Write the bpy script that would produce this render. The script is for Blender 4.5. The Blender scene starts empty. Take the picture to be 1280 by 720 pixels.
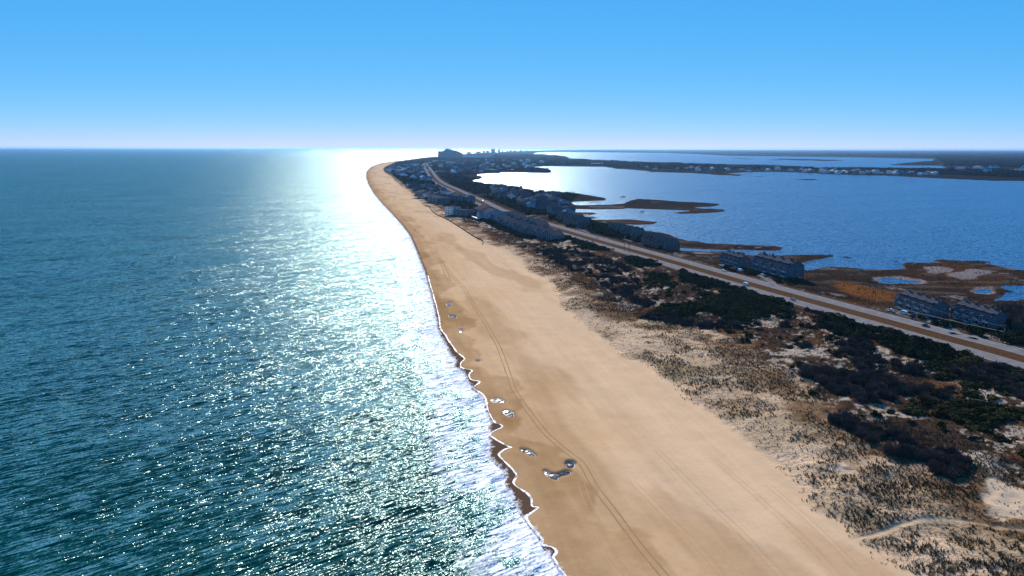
import bpy, bmesh, math, random
import numpy as np
from mathutils import Vector, Matrix

# ------------------------------------------------------------------ camera, sky, sun, exposure
scene = bpy.context.scene
H = 100.0; FPX = 900.0; PITCH = math.atan((360-185)/FPX); ROLL = math.radians(.125)
cam_d = bpy.data.cameras.new('camera'); cam = bpy.data.objects.new('camera', cam_d)
scene.collection.objects.link(cam); scene.camera = cam
cam.location = (0, 0, H)
cam.rotation_mode = 'XYZ'
cam.rotation_euler = (Matrix.Rotation(math.pi/2-PITCH, 4, 'X') @ Matrix.Rotation(ROLL, 4, 'Z')).to_euler()
cam_d.sensor_width = 36; cam_d.lens = 36*FPX/1280
cam_d.clip_start = 1; cam_d.clip_end = 200000

SUN_EL = math.radians(28); SUN_AZ = math.radians(-3.5)       # azimuth from +Y towards +X
world = bpy.data.worlds.new('World'); scene.world = world; world.use_nodes = True
wn = world.node_tree.nodes; wl = world.node_tree.links
bg = wn['Background']; sky = wn.new('ShaderNodeTexSky'); sky.sky_type = 'NISHITA'
sky.sun_disc = False; sky.sun_elevation = SUN_EL; sky.sun_rotation = SUN_AZ
sky.altitude = 5000; sky.air_density = .75; sky.dust_density = 0.0; sky.ozone_density = 10.0
# the clear, dry winter sky: each channel of the Sky Texture is compressed the way the camera did
_sep = wn.new('ShaderNodeSeparateColor'); _com = wn.new('ShaderNodeCombineColor'); wl.new(sky.outputs[0], _sep.inputs[0])
for _i, (_k, _g) in enumerate(((1.3, 1.2), (.73, .44), (.95, .2))):
    _a = wn.new('ShaderNodeMath'); _a.operation = 'MULTIPLY'; _a.inputs[1].default_value = .144; wl.new(_sep.outputs[_i], _a.inputs[0])
    _b = wn.new('ShaderNodeMath'); _b.operation = 'POWER'; _b.inputs[1].default_value = _g; wl.new(_a.outputs[0], _b.inputs[0])
    _c = wn.new('ShaderNodeMath'); _c.operation = 'MULTIPLY'; _c.inputs[1].default_value = _k/.1516; wl.new(_b.outputs[0], _c.inputs[0])
    wl.new(_c.outputs[0], _com.inputs[_i])
wl.new(_com.outputs[0], bg.inputs[0]); bg.inputs[1].default_value = 0.10
sun_d = bpy.data.lights.new('sun', 'SUN'); sun = bpy.data.objects.new('sun', sun_d)
scene.collection.objects.link(sun)
sun_d.energy = 4.8; sun_d.angle = math.radians(.53); sun_d.color = (1, .93, .82)
dirv = Vector((math.sin(SUN_AZ)*math.cos(SUN_EL), math.cos(SUN_AZ)*math.cos(SUN_EL), math.sin(SUN_EL)))
sun.rotation_euler = dirv.to_track_quat('Z', 'Y').to_euler()
vs = scene.view_settings
vs.view_transform = 'Standard'; vs.look = 'None'; vs.gamma = 1; vs.use_curve_mapping = False
vs.exposure = 0.6
cy = scene.cycles
cy.max_bounces = 5; cy.diffuse_bounces = 2; cy.glossy_bounces = 2; cy.transmission_bounces = 2
cy.transparent_max_bounces = 6; cy.volume_bounces = 0
cy.sample_clamp_direct = 120; cy.sample_clamp_indirect = 3
cy.use_denoising = True

# ------------------------------------------------------------------ helpers
rng = np.random.default_rng(7); random.seed(7)
C = scene.collection
def W(x, y, z=0.0):
    """ray through the photo's pixel met with height z: where the thing stands on the ground"""
    a = (x-640)/FPX; b = (360-y)/FPX
    c, s = math.cos(ROLL), math.sin(ROLL)
    a, b = a*c-b*s, a*s+b*c
    dx = a; dy = math.cos(PITCH)+b*math.sin(PITCH); dz = -math.sin(PITCH)+b*math.cos(PITCH)
    t = (z-H)/dz
    return (dx*t, dy*t)
def WP(L, z=0.0): return np.array([W(x, y, z) for x, y in L])
def catmull(P, n=4):
    P = np.asarray(P, float); Q = []
    for i in range(len(P)-1):
        p0 = P[max(i-1, 0)]; p1 = P[i]; p2 = P[i+1]; p3 = P[min(i+2, len(P)-1)]
        for k in range(n):
            t = k/n
            Q.append(.5*((2*p1)+(-p0+p2)*t+(2*p0-5*p1+4*p2-p3)*t*t+(-p0+3*p1-3*p2+p3)*t**3))
    Q.append(P[-1]); return np.array(Q)

def hash2(ix, iy, seed):
    h = (ix.astype(np.int64)*374761393 + iy.astype(np.int64)*668265263 + seed*1442695041) & 0xffffffff
    h = ((h ^ (h >> 13))*1274126177) & 0xffffffff
    h = (h ^ (h >> 16)) & 0xffffffff
    return h.astype(np.float64)/0xffffffff
def vnoise(x, y, seed=0):
    ix = np.floor(x); iy = np.floor(y); fx = x-ix; fy = y-iy
    fx = fx*fx*fx*(fx*(fx*6-15)+10); fy = fy*fy*fy*(fy*(fy*6-15)+10)
    a = hash2(ix, iy, seed); b = hash2(ix+1, iy, seed); c = hash2(ix, iy+1, seed); d = hash2(ix+1, iy+1, seed)
    return (a*(1-fx)+b*fx)*(1-fy)+(c*(1-fx)+d*fx)*fy
def fbm(x, y, sc, oc=4, seed=0, gain=.5):
    s = 0; a = 1; t = 0
    for o in range(oc):
        s = s + a*(vnoise(x/sc*2**o+o*17.3, y/sc*2**o-o*9.1, seed+o)*2-1); t += a; a *= gain
    return s/t
def sst(a, b, x):
    t = np.clip((x-a)/(b-a), 0, 1); return t*t*(3-2*t)

def dist_poly(X, Y, P, closed=False, cap=None):
    """distance to a polyline, chunked by segment"""
    P = np.asarray(P, float); n = len(P)
    D = np.full(X.shape, 1e12)
    rngs = range(n) if closed else range(n-1)
    for i in rngs:
        ax, ay = P[i]; bx, by = P[(i+1) % n]
        vx, vy = bx-ax, by-ay; L = vx*vx+vy*vy+1e-9
        if cap is not None:
            m = (X > min(ax, bx)-cap) & (X < max(ax, bx)+cap) & (Y > min(ay, by)-cap) & (Y < max(ay, by)+cap)
            if not m.any(): continue
            x = X[m]; y = Y[m]
        else: x, y = X, Y
        t = np.clip(((x-ax)*vx+(y-ay)*vy)/L, 0, 1)
        d = (x-ax-t*vx)**2+(y-ay-t*vy)**2
        if cap is not None: D[m] = np.minimum(D[m], d)
        else: D = np.minimum(D, d)
    return np.sqrt(D)
def inside(X, Y, P):
    P = np.asarray(P, float); n = len(P)
    r = np.zeros(X.shape, bool)
    mm = (X >= P[:, 0].min()) & (X <= P[:, 0].max()) & (Y >= P[:, 1].min()) & (Y <= P[:, 1].max())
    x = X[mm]; y = Y[mm]; q = np.zeros(x.shape, bool)
    for i in range(n):
        ax, ay = P[i]; bx, by = P[(i+1) % n]
        if ay == by: continue
        c = ((ay > y) != (by > y)) & (x < (bx-ax)*(y-ay)/(by-ay)+ax)
        q ^= c
    r[mm] = q; return r
def sdist(X, Y, P, cap):
    """signed, + inside, capped"""
    d = np.minimum(dist_poly(X, Y, P, True, cap), cap)
    return np.where(inside(X, Y, P), d, -d)

def mat(name, base=(.5, .5, .5), rough=.8, spec=.3, metallic=0.0):
    m = bpy.data.materials.new(name); m.use_nodes = True
    b = m.node_tree.nodes['Principled BSDF']
    b.inputs['Base Color'].default_value = (*base, 1); b.inputs['Roughness'].default_value = rough
    b.inputs['Specular IOR Level'].default_value = 0 if rough >= .8 else spec; b.inputs['Metallic'].default_value = metallic
    return m
class NT:
    """small node-tree writer"""
    def __init__(s, m): s.t = m.node_tree; s.n = s.t.nodes; s.l = s.t.links
    def new(s, ty, **kw):
        n = s.n.new(ty)
        for k, v in kw.items(): setattr(n, k, v)
        return n
    def set(s, sock, v):
        if isinstance(v, bpy.types.NodeSocket): s.l.new(v, sock)
        else: sock.default_value = v
    def math(s, op, a, b=None, clamp=False):
        n = s.new('ShaderNodeMath', operation=op, use_clamp=clamp); s.set(n.inputs[0], a)
        if b is not None: s.set(n.inputs[1], b)
        return n.outputs[0]
    def vmath(s, op, a, b=None, scale=None):
        n = s.new('ShaderNodeVectorMath', operation=op); s.set(n.inputs[0], a)
        if b is not None: s.set(n.inputs[1], b)
        if scale is not None: s.set(n.inputs['Scale'], scale)
        return n.outputs[0]
    def attr(s, name, out='Fac'):
        n = s.new('ShaderNodeAttribute', attribute_name=name); return n.outputs[out]
    def pos(s): return s.new('ShaderNodeNewGeometry').outputs['Position']
    def mapping(s, v, rot=0.0, scale=(1, 1, 1), loc=(0, 0, 0)):
        a = s.new('ShaderNodeMapping'); s.set(a.inputs[0], v)
        a.inputs['Rotation'].default_value = (0, 0, -rot)
        b = s.new('ShaderNodeMapping'); s.l.new(a.outputs[0], b.inputs[0])
        b.inputs['Scale'].default_value = scale; b.inputs['Location'].default_value = loc
        return b.outputs[0]
    def noise(s, v, scale, detail=2.0, rough=.5, out='Fac', dim='3D', dist=0.0):
        n = s.new('ShaderNodeTexNoise', noise_dimensions=dim); s.set(n.inputs['Vector'], v)
        n.inputs['Scale'].default_value = scale; n.inputs['Detail'].default_value = detail
        n.inputs['Roughness'].default_value = rough; n.inputs['Distortion'].default_value = dist
        return n.outputs[out]
    def ramp(s, f, stops, mode='LINEAR'):
        n = s.new('ShaderNodeValToRGB'); s.set(n.inputs[0], f); cr = n.color_ramp; cr.interpolation = mode
        while len(cr.elements) < len(stops): cr.elements.new(.5)
        for e, (p, c) in zip(cr.elements, stops):
            e.position = p; e.color = (*c, 1) if len(c) == 3 else c
        return n.outputs[0]
    def step(s, f, a, b):
        n = s.new('ShaderNodeMapRange', interpolation_type='SMOOTHSTEP'); s.set(n.inputs[0], f)
        n.inputs[1].default_value = a; n.inputs[2].default_value = b; return n.outputs[0]
    def mix(s, f, a, b, blend='MIX'):
        n = s.new('ShaderNodeMix', data_type='RGBA', blend_type=blend)
        s.set(n.inputs[0], f)
        for i, v in ((6, a), (7, b)):
            if isinstance(v, tuple) and len(v) == 3: v = (*v, 1)
            s.set(n.inputs[i], v)
        return n.outputs[2]

def mesh_np(name, V, Fq, mats, parent=None, attrs=None, smooth=False, mi=None):
    """V (n,3), Fq (m,k) all faces with k corners"""
    V = np.ascontiguousarray(V, np.float32); Fq = np.ascontiguousarray(Fq, np.int32)
    me = bpy.data.meshes.new(name); k = Fq.shape[1]; m = len(Fq)
    me.vertices.add(len(V)); me.vertices.foreach_set('co', V.ravel())
    me.loops.add(m*k); me.loops.foreach_set('vertex_index', Fq.ravel())
    me.polygons.add(m); me.polygons.foreach_set('loop_start', np.arange(0, m*k, k, dtype=np.int32))
    if mi is not None: me.polygons.foreach_set('material_index', np.ascontiguousarray(mi, np.int32))
    me.polygons.foreach_set('use_smooth', np.full(m, smooth))
    me.update(calc_edges=True)
    for k2, v in (attrs or {}).items():
        v = np.ascontiguousarray(v, np.float32)
        if v.ndim == 2:
            a = me.attributes.new(k2, 'FLOAT_COLOR', 'POINT'); a.data.foreach_set('color', v.ravel())
        else:
            a = me.attributes.new(k2, 'FLOAT', 'POINT'); a.data.foreach_set('value', v)
    for mm in (mats if isinstance(mats, (list, tuple)) else [mats]): me.materials.append(mm)
    o = bpy.data.objects.new(name, me); C.objects.link(o)
    if parent: o.parent = parent
    return o
def tag(o, label=None, cat=None, group=None, kind=None):
    for k, v in (('label', label), ('category', cat), ('group', group), ('kind', kind)):
        if v: o[k] = v
    return o
def empty(name, loc, rz=0.0):
    o = bpy.data.objects.new(name, None); C.objects.link(o); o.location = loc; o.rotation_euler = (0, 0, rz)
    o.empty_display_size = .5
    return o

# ------------------------------------------------------------------ outlines of the place (map points)
S_PX = [(735,765),(705,719.7),(700.8,715),(698,709),(692.5,700),(691.7,697.5),(695.8,692.5),(693,688),(686.7,685),(677.5,682.5),(678,676.7),(675,673),(670,666.7),(663,658),(657.5,648),(663,644),(673,637),(665,635),(664,625),(656.7,617.5),(646.7,611),(641.7,605),(645.6,597),(640.6,588.6),(625,573),(625,567.8),(633.6,563),(640,562),(633.6,559.4),(614,547),(615.6,541.4),(628,535.8),(624,531.7),(618,529),(610,513.6),(607,499.7),(601.7,492.8),(592,485.8),(600,479),(589,476),(586.4,469),(590,464.4),(576.7,460.8),(576.7,454),(580.8,449.7),(571,441.4),(566,434),(560,426),(557,420),(552,414),(550,408),(549,398),(547,390),(545,381),(543,375),(541,367),(538,357),(535,345),(531,334),(527,325),(521,309),(514,294),(504,281),(491,267),(478,254),(468,242),(461,230),(458,221),(459,214),(465,208),(478,203.8),(493,201.6),(506,200.4),(517,198.9),(530,197),(550,195.4),(575,193.2),(600,191.2),(640,189.3),(700,187.8),(735,187.3)]
F_PX = [(735,765),(704,719.7),(699,715),(694,707),(688,698),(683,690),(676,683),(676,676.7),(673,673),(668,666.7),(661,658),(655,649),(650,644),(647,635),(640,622),(634,612),(631,604),(632,597),(628,588),(619,580),(611,573),(609,566),(613,560),(610,552),(611,547),(611,541),(610,536),(611,532),(613,528),(607,513.6),(604,499.7),(599,492.8),(589,487),(588,482),(584,478),(582,470),(578,465),(574,461.5),(567,459),(560,451),(553,442),(548,430),(545,420),(543,410),(541,398),(539,388),(537,378),(535,368),(532,357),(529,345),(525.5,334),(522,325),(516,309),(509.5,294),(500,281),(488,267),(476,254),(466.5,242),(460,230),(457.3,221),(458.5,214),(464.7,208),(478,203.6),(493,201.4),(506,200.2),(517,198.7),(530,196.8),(550,195.2),(575,193),(600,191),(640,189.2),(700,187.7),(735,187.2)]
D_PX = [(1190,765),(1130,715),(1110,690),(1087,677),(1060,652),(1027,635),(992,600),(960,572),(930,548),(900,522),(870,500),(859,491),(826,469),(809,450),(778,441),(738,412),(718,394),(700,376),(690,353),(672,343),(657,334),(648,322),(630,311),(604,302),(593,295.7),(578,286),(567,279),(556,272.6),(546,267),(537.5,259.7),(530,257.5),(524,252),(517,243),(510,238),(498,230),(489,220.5),(482,216),(479,212),(481,208.8),(488,205.4),(497,201.9),(510,200.3),(530,197)]
I_PX = [(1400,700),(1280,640),(1225,600),(1160,585),(1100,558),(1040,525),(1000,480),(960,452),(920,425),(880,410),(830,402),(790,396),(760,380),(730,362),(705,345),(680,328),(660,318),(640,307),(615,300),(598,288),(575,275),(560,266),(545,258),(530,250),(519,241),(503,229),(493,220)]
N_PX = [(1440,486),(1280,440.5),(1207,421.5),(1133,401.7),(1000,366.6),(930,347.5),(860,328),(810,314.5),(760,301),(720,289.5),(680,278),(656,271),(627.5,262),(607,252),(586,243),(572,236.5),(558,230.5),(548.5,224.4),(541,215.5),(536,208.5),(533.5,205.5),(536,203.9),(542,202.8),(549,201.2)]
BAY_PX = [(590,226.3),(604.5,222.5),(604,221.5),(595,218.5),(597.8,217.6),(606,216.9),(627,216.8),(628,215.4),(650,215.5),(670,216.2),(688,216.1),(691,214.6),(684,212.5),(668,210),(664,208.7),(680,208),(720,208.1),(757,208.5),(769,210.8),(790,212),(815,215),(840,215.6),(864,216.4),(904,219),(924,219.9),(929,218.6),(910,216.9),(930,215.4),(960,214.8),(1000,215.6),(1030,217.6),(1062,218.5),(1120,220),(1165,222.7),(1205,224.4),(1242,226),(1280,226.4),(1420,232),(1700,250),(1700,345),(1420,342),(1280,338),(1246,332),(1233,329.6),(1244,327.5),(1222,325.6),(1200,325.8),(1171,324.4),(1166.7,326.5),(1175.6,329),(1150,328.6),(1133,328),(1131,332),(1129,333.3),(1134,336.7),(1110,337.4),(1082,337),(1060,334.5),(1040,333.3),(1025,334.5),(1018,337),(1010,338),(988.8,336.3),(984,332),(986,329.4),(1004,328),(1011,326.7),(1026.7,323.8),(1033,322),(1041,321),(1040,319),(1020,318.6),(997,318.6),(960,319.5),(930,318.8),(927.5,316),(905,314.5),(880,314.5),(860,313.8),(849,313),(845,311),(855,309.5),(865,310.5),(885,311.2),(905,312.3),(922,311.8),(947,313),(972.5,313),(977,309.4),(966,307.3),(950,306.5),(922.5,305.6),(902,304.8),(885,304.2),(873.7,302),(860,301.3),(851.4,299),(839,296),(837,293.8),(825,291),(810,289),(797,288),(790.5,286.5),(791,285.3),(775,283),(757,282.5),(765,281.3),(787.5,280.8),(800,281),(815,280),(821,277.8),(800,275.6),(787.5,274.3),(760,274.8),(742.5,275),(724,275),(730,273.8),(745,273.3),(744,271.6),(728,271.2),(722,269.6),(735,268.6),(744,267.6),(742,265.8),(718,265.4),(714.5,263),(718,261.2),(731,261.2),(745,261.6),(780,261),(784,260.3),(800,261),(821,261.5),(845,262.5),(862,263.5),(848,265.3),(841,266.4),(851,267.4),(870,267),(890,265.6),(908,264),(906,262.3),(892,261.2),(878,261),(868,259.6),(882,258.3),(900,256.5),(901,255),(880,253.5),(851,252),(830,250.5),(806,249),(797,248.3),(790,251.5),(778,254.4),(759,256),(740,256.3),(720,256.8),(714,255.3),(712.5,252.5),(725,251.9),(740,251.3),(757,250.4),(761,248.8),(750,246.8),(731,243.5),(723,241.8),(705,241.5),(693.8,241.3),(680,240.5),(671,240.2),(665.6,237),(655,235.6),(645,232.9),(627.5,232.6),(612,230),(600,228.3)]
SOUND_PX = [(668,191.4),(671,190.2),(700,189.9),(740,190.3),(770,190.6),(800,190.8),(840,191.5),(873,192.7),(911,194.6),(950,195.2),(1000,195.8),(1050,196.3),(1110,197.5),(1167,198.6),(1167,200.8),(1140,203),(1120,205),(1111,206.3),(1135,206.8),(1179,207.2),(1180,210.3),(1150,210),(1120,210),(1071,208.7),(1027,210),(994,207.8),(960,206),(900,205.4),(855,205),(850,203),(820,203),(794,203),(775,200.8),(745,200),(710,198.6),(711,197.2),(701,194.8),(685,193.8),(668,192.4)]
POND_A = [(1097,349),(1103,347.2),(1120,347),(1131,349),(1150,351),(1153,353),(1135,354),(1110,354),(1101,352.5)]
POND_B = [(1220,363),(1227,361),(1238,360.5),(1240,365),(1232,367),(1221,366.5)]
POND_C = [(1249,356.5),(1280,356.3),(1340,356),(1340,372),(1285,373),(1270,375),(1240,375.5),(1254,370),(1256,365.5),(1270,364),(1258,362),(1250,359)]
FLAT_A = [(1154,334),(1168,333.5),(1185,336),(1190,338.5),(1184,342),(1171,343),(1160,341),(1158,337.5)]
FLAT_B = [(1180,345),(1190,342),(1205,341),(1212,337.8),(1240,340),(1245,341),(1232,344.5),(1225,346),(1215,350.5),(1203,350),(1190,347.5)]
FLAT_C = [(1091,349),(1096,347.3),(1103,346.2),(1125,346),(1150,349.5),(1158,352.5),(1150,355),(1110,355.3),(1098,353)]
FLAT_D = [(1211,363.5),(1222,359.5),(1240,359),(1243,364),(1238,367.5),(1222,368)]
FLAT_E = [(735,257.9),(760,258.2),(781,258.3),(779,260.2),(758,259.8),(737,259.3)]
FLAT_F = [(863,315.6),(885,316),(900,317),(884,318),(868,318)]
MARSH_ORANGE = [(1048,352),(1065,355),(1095,362),(1117,368),(1118,379),(1095,380),(1075,374),(1055,368),(1045,360)]
_S = np.array(S_PX, float); _F = np.array(F_PX, float)
for _i in range(len(_F)):
    if _F[_i, 1] < 455:
        _j = np.argmin(np.abs(_S[:, 1]-_F[_i, 1])); _sx = np.interp(_F[_i, 1], _S[::-1, 1][-60:], _S[::-1, 0][-60:]) if False else _S[_j, 0]
        _F[_i, 0] = _sx-(_sx-_F[_i, 0])*.55 if _sx > _F[_i, 0] else _F[_i, 0]
F_PX = [tuple(q) for q in _F]
S_W = WP(S_PX); F_W = WP(F_PX); D_W = catmull(WP(D_PX, 2.2), 3); I_W = catmull(WP(I_PX, 3), 3)
NW = catmull(WP(N_PX, 2.6), 6)
far_left = [(-60000, 60000), (-60000, -300), (S_W[0][0]+40, -300)]
OCEAN_P = np.vstack([F_W, [(20000, 60000)], far_left])           # closed: everything seaward of the swash front
SWASH_P = np.vstack([S_W, [(20000, 60000)], far_left])
BAY_P = WP(BAY_PX); SOUND_P = WP(SOUND_PX)
PONDS = [WP(p, .3) for p in (POND_A, POND_B, POND_C)]
FLATS = [WP(p, .3) for p in (FLAT_A, FLAT_B, FLAT_C, FLAT_D, FLAT_E, FLAT_F)]
ISLES = [(927,198.3,6,.5),(969,200.1,5,.4),(1008,199.7,25,1.0),(1088,199.5,3,.4),(889,215.1,0,0),(949,220.9,5,.35),(1009,224.4,13,.5),(1059,321.4,6,.8),(1121,326.5,2,.4),(779,246.1,0,0)]
FARCOAST = WP([(550,195.7),(575,193.5),(600,191.6),(640,189.55),(700,187.95),(735,187.4)])
FOREDUNE_P = np.vstack([D_W, FARCOAST, [(60000, 60000), (60000, -300), (170, -300)]])
BRUSH_P = np.vstack([I_W, [W(493, 216, 3)], [W(500, 206, 3)], [W(512, 201, 3)], [W(532, 197.5, 3)], FARCOAST, [(60000, 60000), (60000, -300), (260, -300)]])

# offset carriageways from the bayside centre line
def offset(P, d):
    T = np.gradient(P, axis=0); T /= np.linalg.norm(T, axis=1)[:, None]
    Nn = np.stack([T[:, 1], -T[:, 0]], 1)
    return P + Nn*d
SW = offset(NW, -22.4)          # seaward carriageway: left of the direction of travel away from the camera
MID = offset(NW, -11.2)

POOLS_PX = [[(680,589),(683,589.5),(687,592),(694,593.8),(700,592.5),(706,590.5),(712,590.2),(713,592.5),(708,595),(702,596),(698,597.5),(697,600.5),(692,600),(685,596.5),(681,593)],
            [(707,580),(711,578.3),(715,579),(718.5,581.5),(717,585),(713,586.5),(708.5,585)],
            [(651,561.5),(659,562.5),(664,565.5),(670,571),(664,570.5),(657,567.5),(652,565)],
            [(628,514.5),(633,513),(641,515.5),(642,521.5),(638,521.5),(632,519)],
            [(613,500),(620,498),(626,499.5),(632,502),(628,503.5),(617,503)],
            [(594,451),(599,450),(602,452),(597,453)],
            [(573,412.5),(577,411.5),(579,414),(575,415.5)],
            [(557,379),(562,378),(564,382),(560,383.5)], [(561,394),(570,395),(570,398),(562,397)]]
POOLS = [WP(p, .55) for p in POOLS_PX]

def terrain(X, Y, full=False):
    R = np.hypot(X, Y)
    wx = fbm(X, Y, 60, 4, 11)*np.clip(R*.006, 1.5, 30); wy = fbm(X, Y, 60, 4, 23)*np.clip(R*.006, 1.5, 30)
    capO = 400.
    tF = -sdist(X, Y, OCEAN_P, capO)                      # + on land
    tB = np.full(X.shape, 400.)
    Xw, Yw = X+wx, Y+wy
    tB = np.minimum(-sdist(Xw, Yw, BAY_P, 300.), 300.)
    tS = -sdist(Xw, Yw, SOUND_P, 300.); tB = np.minimum(tB, tS)
    for (cx, cyy, a, b) in ISLES:
        if a == 0: continue
        c = W(cx, cyy, .3); c1 = W(cx+a, cyy, .3); c2 = W(cx, cyy-b, .3)
        ra = math.hypot(c1[0]-c[0], c1[1]-c[1]); rb = math.hypot(c2[0]-c[0], c2[1]-c[1])
        q = 1-np.sqrt(((X-c[0])/ra)**2+((Y-c[1])/rb)**2)*(1+.3*fbm(X, Y, ra*.7, 3, 5))
        tB = np.maximum(tB, q*min(ra, rb))
    for P in PONDS:
        tB = np.minimum(tB, -sdist(X+wx*.6, Y+wy*.6, P, 60.)*1.0)
    tD = sdist(X+fbm(X, Y, 14, 4, 31)*3.5, Y+fbm(X, Y, 14, 4, 37)*3.5, FOREDUNE_P, 300.)
    tI = sdist(X+fbm(X, Y, 20, 4, 41)*6, Y+fbm(X, Y, 20, 4, 43)*6, BRUSH_P, 300.)
    dR = np.minimum(dist_poly(X, Y, MID, cap=120.), 120.)
    # heights
    zb = .18*sst(0, 1.5, tF)+.5*sst(0, 14, tF)+1.5*sst(6, 34, tF)+.05*fbm(X, Y, 9, 3, 51)*sst(3, 12, tF)+.22*fbm(X*1.0+Y*.1, Y*.22-X*.03, 11, 3, 53)*sst(8, 25, tF)*sst(2500, 900, R)
    hum = fbm(X, Y, 26, 5, 61, .55); hum2 = 1-2*np.abs(fbm(X, Y, 17, 4, 67, .5))
    dn = sst(-2, 12, tD)*(1.4+3.2*hum+1.7*hum2)
    low = sst(20, 70, tI)
    dn = dn*(1-.45*low)+.6*sst(0, 12, tD)+.22*fbm(X, Y, 3.2, 2, 71)*sst(0, 6, tD)
    inl = sst(0, 30, tD)
    zl = zb+np.maximum(dn, -.9)
    road = 1-sst(20, 34, dR)
    zl = zl*(1-road)+2.55*road
    bayside = .55+.010*np.clip(tB, 0, 200)+.25*fbm(X, Y, 12, 3, 81)*sst(2, 10, tB)
    east = np.clip(tB*.02, 0, 4)
    zm = np.where(tB > 0, .02+.4*sst(0, 4, tB)+np.maximum(bayside-.45, 0), 0)
    # limit by the marsh near bay water
    k = sst(10, 120, tB)
    k = np.maximum(k, sst(60, 15, dR))
    zland = zm*(1-k)+zl*k
    far = sst(2500, 5000, R)
    zland = zland*(1-far)+(1.6+.6*fbm(X, Y, 300, 3, 91))*far*sst(0, 20, tB)+far*.3*(tB > 0)
    z = np.where(tB > 0, zland, np.maximum(-.25+.06*tB, -4))
    z = np.where(tF > 0, np.minimum(z, np.maximum(zb, .02)+np.where(tD > -3, 8, .3)), np.maximum(-.05+.05*tF, -6))
    pool = np.zeros(X.shape)
    for P in POOLS:
        m = (np.abs(X-P[:, 0].mean()) < 40) & (np.abs(Y-P[:, 1].mean()) < 40)
        if m.any():
            s = sdist(X[m], Y[m], P, 12.)
            q = sst(-1.0, .3, s); pool[m] = np.maximum(pool[m], q)
            z[m] = z[m]*(1-q)+(.48)*q
    if not full: return z
    return z, dict(tF=tF, tB=tB, tD=tD, tI=tI, dR=dR, R=R, pool=pool, k=k)
def ground(x, y):
    return terrain(np.array([float(x)]), np.array([float(y)]))[0]

def polar_grid(az, rr):
    A, Rr = np.meshgrid(az, rr)
    X = Rr*np.sin(A); Y = Rr*np.cos(A)
    n, m = A.shape
    i = np.arange((n-1)*(m-1)); r = i//(m-1); c = i % (m-1)
    a = r*m+c
    Fq = np.stack([a, a+1, a+m+1, a+m], 1)
    return X.ravel(), Y.ravel(), Fq
rr_ = [30.]
while rr_[-1] < 60000:
    r = rr_[-1]
    rr_.append(r*(1+(.03 if r < 110 else .0052 if r < 420 else .0065 if r < 2000 else .012 if r < 12000 else .03)))
rr_ = np.array(rr_)
az_ = np.radians(np.concatenate([np.arange(-80, -14, 2.5), np.arange(-14, 40, .08), np.arange(40, 90, 1.2)]))

# --- terrain sheet
X, Y, Fq = polar_grid(az_, rr_)
Z, T = terrain(X, Y, True)
print('terrain verts', len(X))
def lerp(a, b, t): return a+(b-a)*t[:, None]
COL = np.zeros((len(X), 4)); COL[:, 3] = 1
sandc = np.array([.53, .33, .17]); 
n1 = fbm(X, Y, 40, 4, 101); n2 = fbm(X, Y, 9, 4, 103)
base = np.tile(sandc, (len(X), 1))
# moist cuspate band by the swash
dS = -sdist(X, Y, SWASH_P, 200.)
cusp = 15+16*fbm(X, Y, 40, 3, 107)+4*fbm(X, Y, 9, 3, 109)
moist = 1-sst(cusp-1.2, cusp+1.2, dS)
moist = np.maximum(moist*.75, 1-sst(cusp*.4, cusp*.4+5, dS))
dry = sst(10, 60, dS+26*n1)
base = lerp(base, np.array([.59, .40, .24]), dry*.7)
base = lerp(base, np.array([.31, .17, .07]), np.clip(moist*(.6+.3*n2)+.35*sst(.12, .4, fbm(X*.35+Y*.1, Y*.12, 9, 4, 175))*(dS > 0), 0, 1))
film = (1-sst(-.3, .5, dS))*(T['tF'] > -1)
film = np.maximum(film, T['pool'])
lace = np.clip(1-T['tF']/3.2, 0, 1)*(T['tF'] > -2)
# dunes
dz = sst(-1.5, 3.5, T['tD']+3*n2)
g = fbm(X, Y, 22, 5, 121, .6); g2 = fbm(X, Y, 5, 4, 123, .6)
dunes = np.tile(np.array([.55, .38, .24]), (len(X), 1))
cover = sst(-.15, .5, g+.35*g2+.012*np.clip(T['tD'], 0, 40)-.15)
dunes = lerp(dunes, np.array([.17, .105, .05]), cover*.6)
dunes = lerp(dunes, np.array([.17, .13, .05]), sst(.15, .5, fbm(X, Y, 30, 3, 127))*.3)
base = lerp(base, dunes, dz)
# brush zone: white sand patches, leaf litter
bz = sst(-3, 5, T['tI'])
b1 = fbm(X, Y, 18, 5, 131, .62)
br = np.tile(np.array([.045, .027, .018]), (len(X), 1))
br = lerp(br, np.array([.11, .05, .02]), sst(.1, .5, fbm(X, Y, 24, 3, 133)))
br = lerp(br, np.array([.43, .34, .25]), .9*sst(.07, .27, b1*.7+.6*fbm(X, Y, 3.5, 4, 137, .7))*sst(2600, 900, T['R']))
base = lerp(base, br, bz)
base = lerp(base, np.array([.13, .065, .028]), np.clip(sst(-26, -8, T['tI'])*sst(14, 2, T['tI'])*sst(-.25, .2, fbm(X, Y, 16, 4, 135, .6)), 0, 1)*.8*dz)
# roadside grass and median
base = lerp(base, np.array([.085, .05, .03]), 1-sst(19, 24, T['dR']))
med = 1-sst(4.5, 6, T['dR'])
base = lerp(base, np.array([.085, .045, .024])*1.0, med)
# inland of the road: marsh
inl = sst(0, 1, (T['dR'] > 22)*1.0)
PX, PY = X, Y
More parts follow.
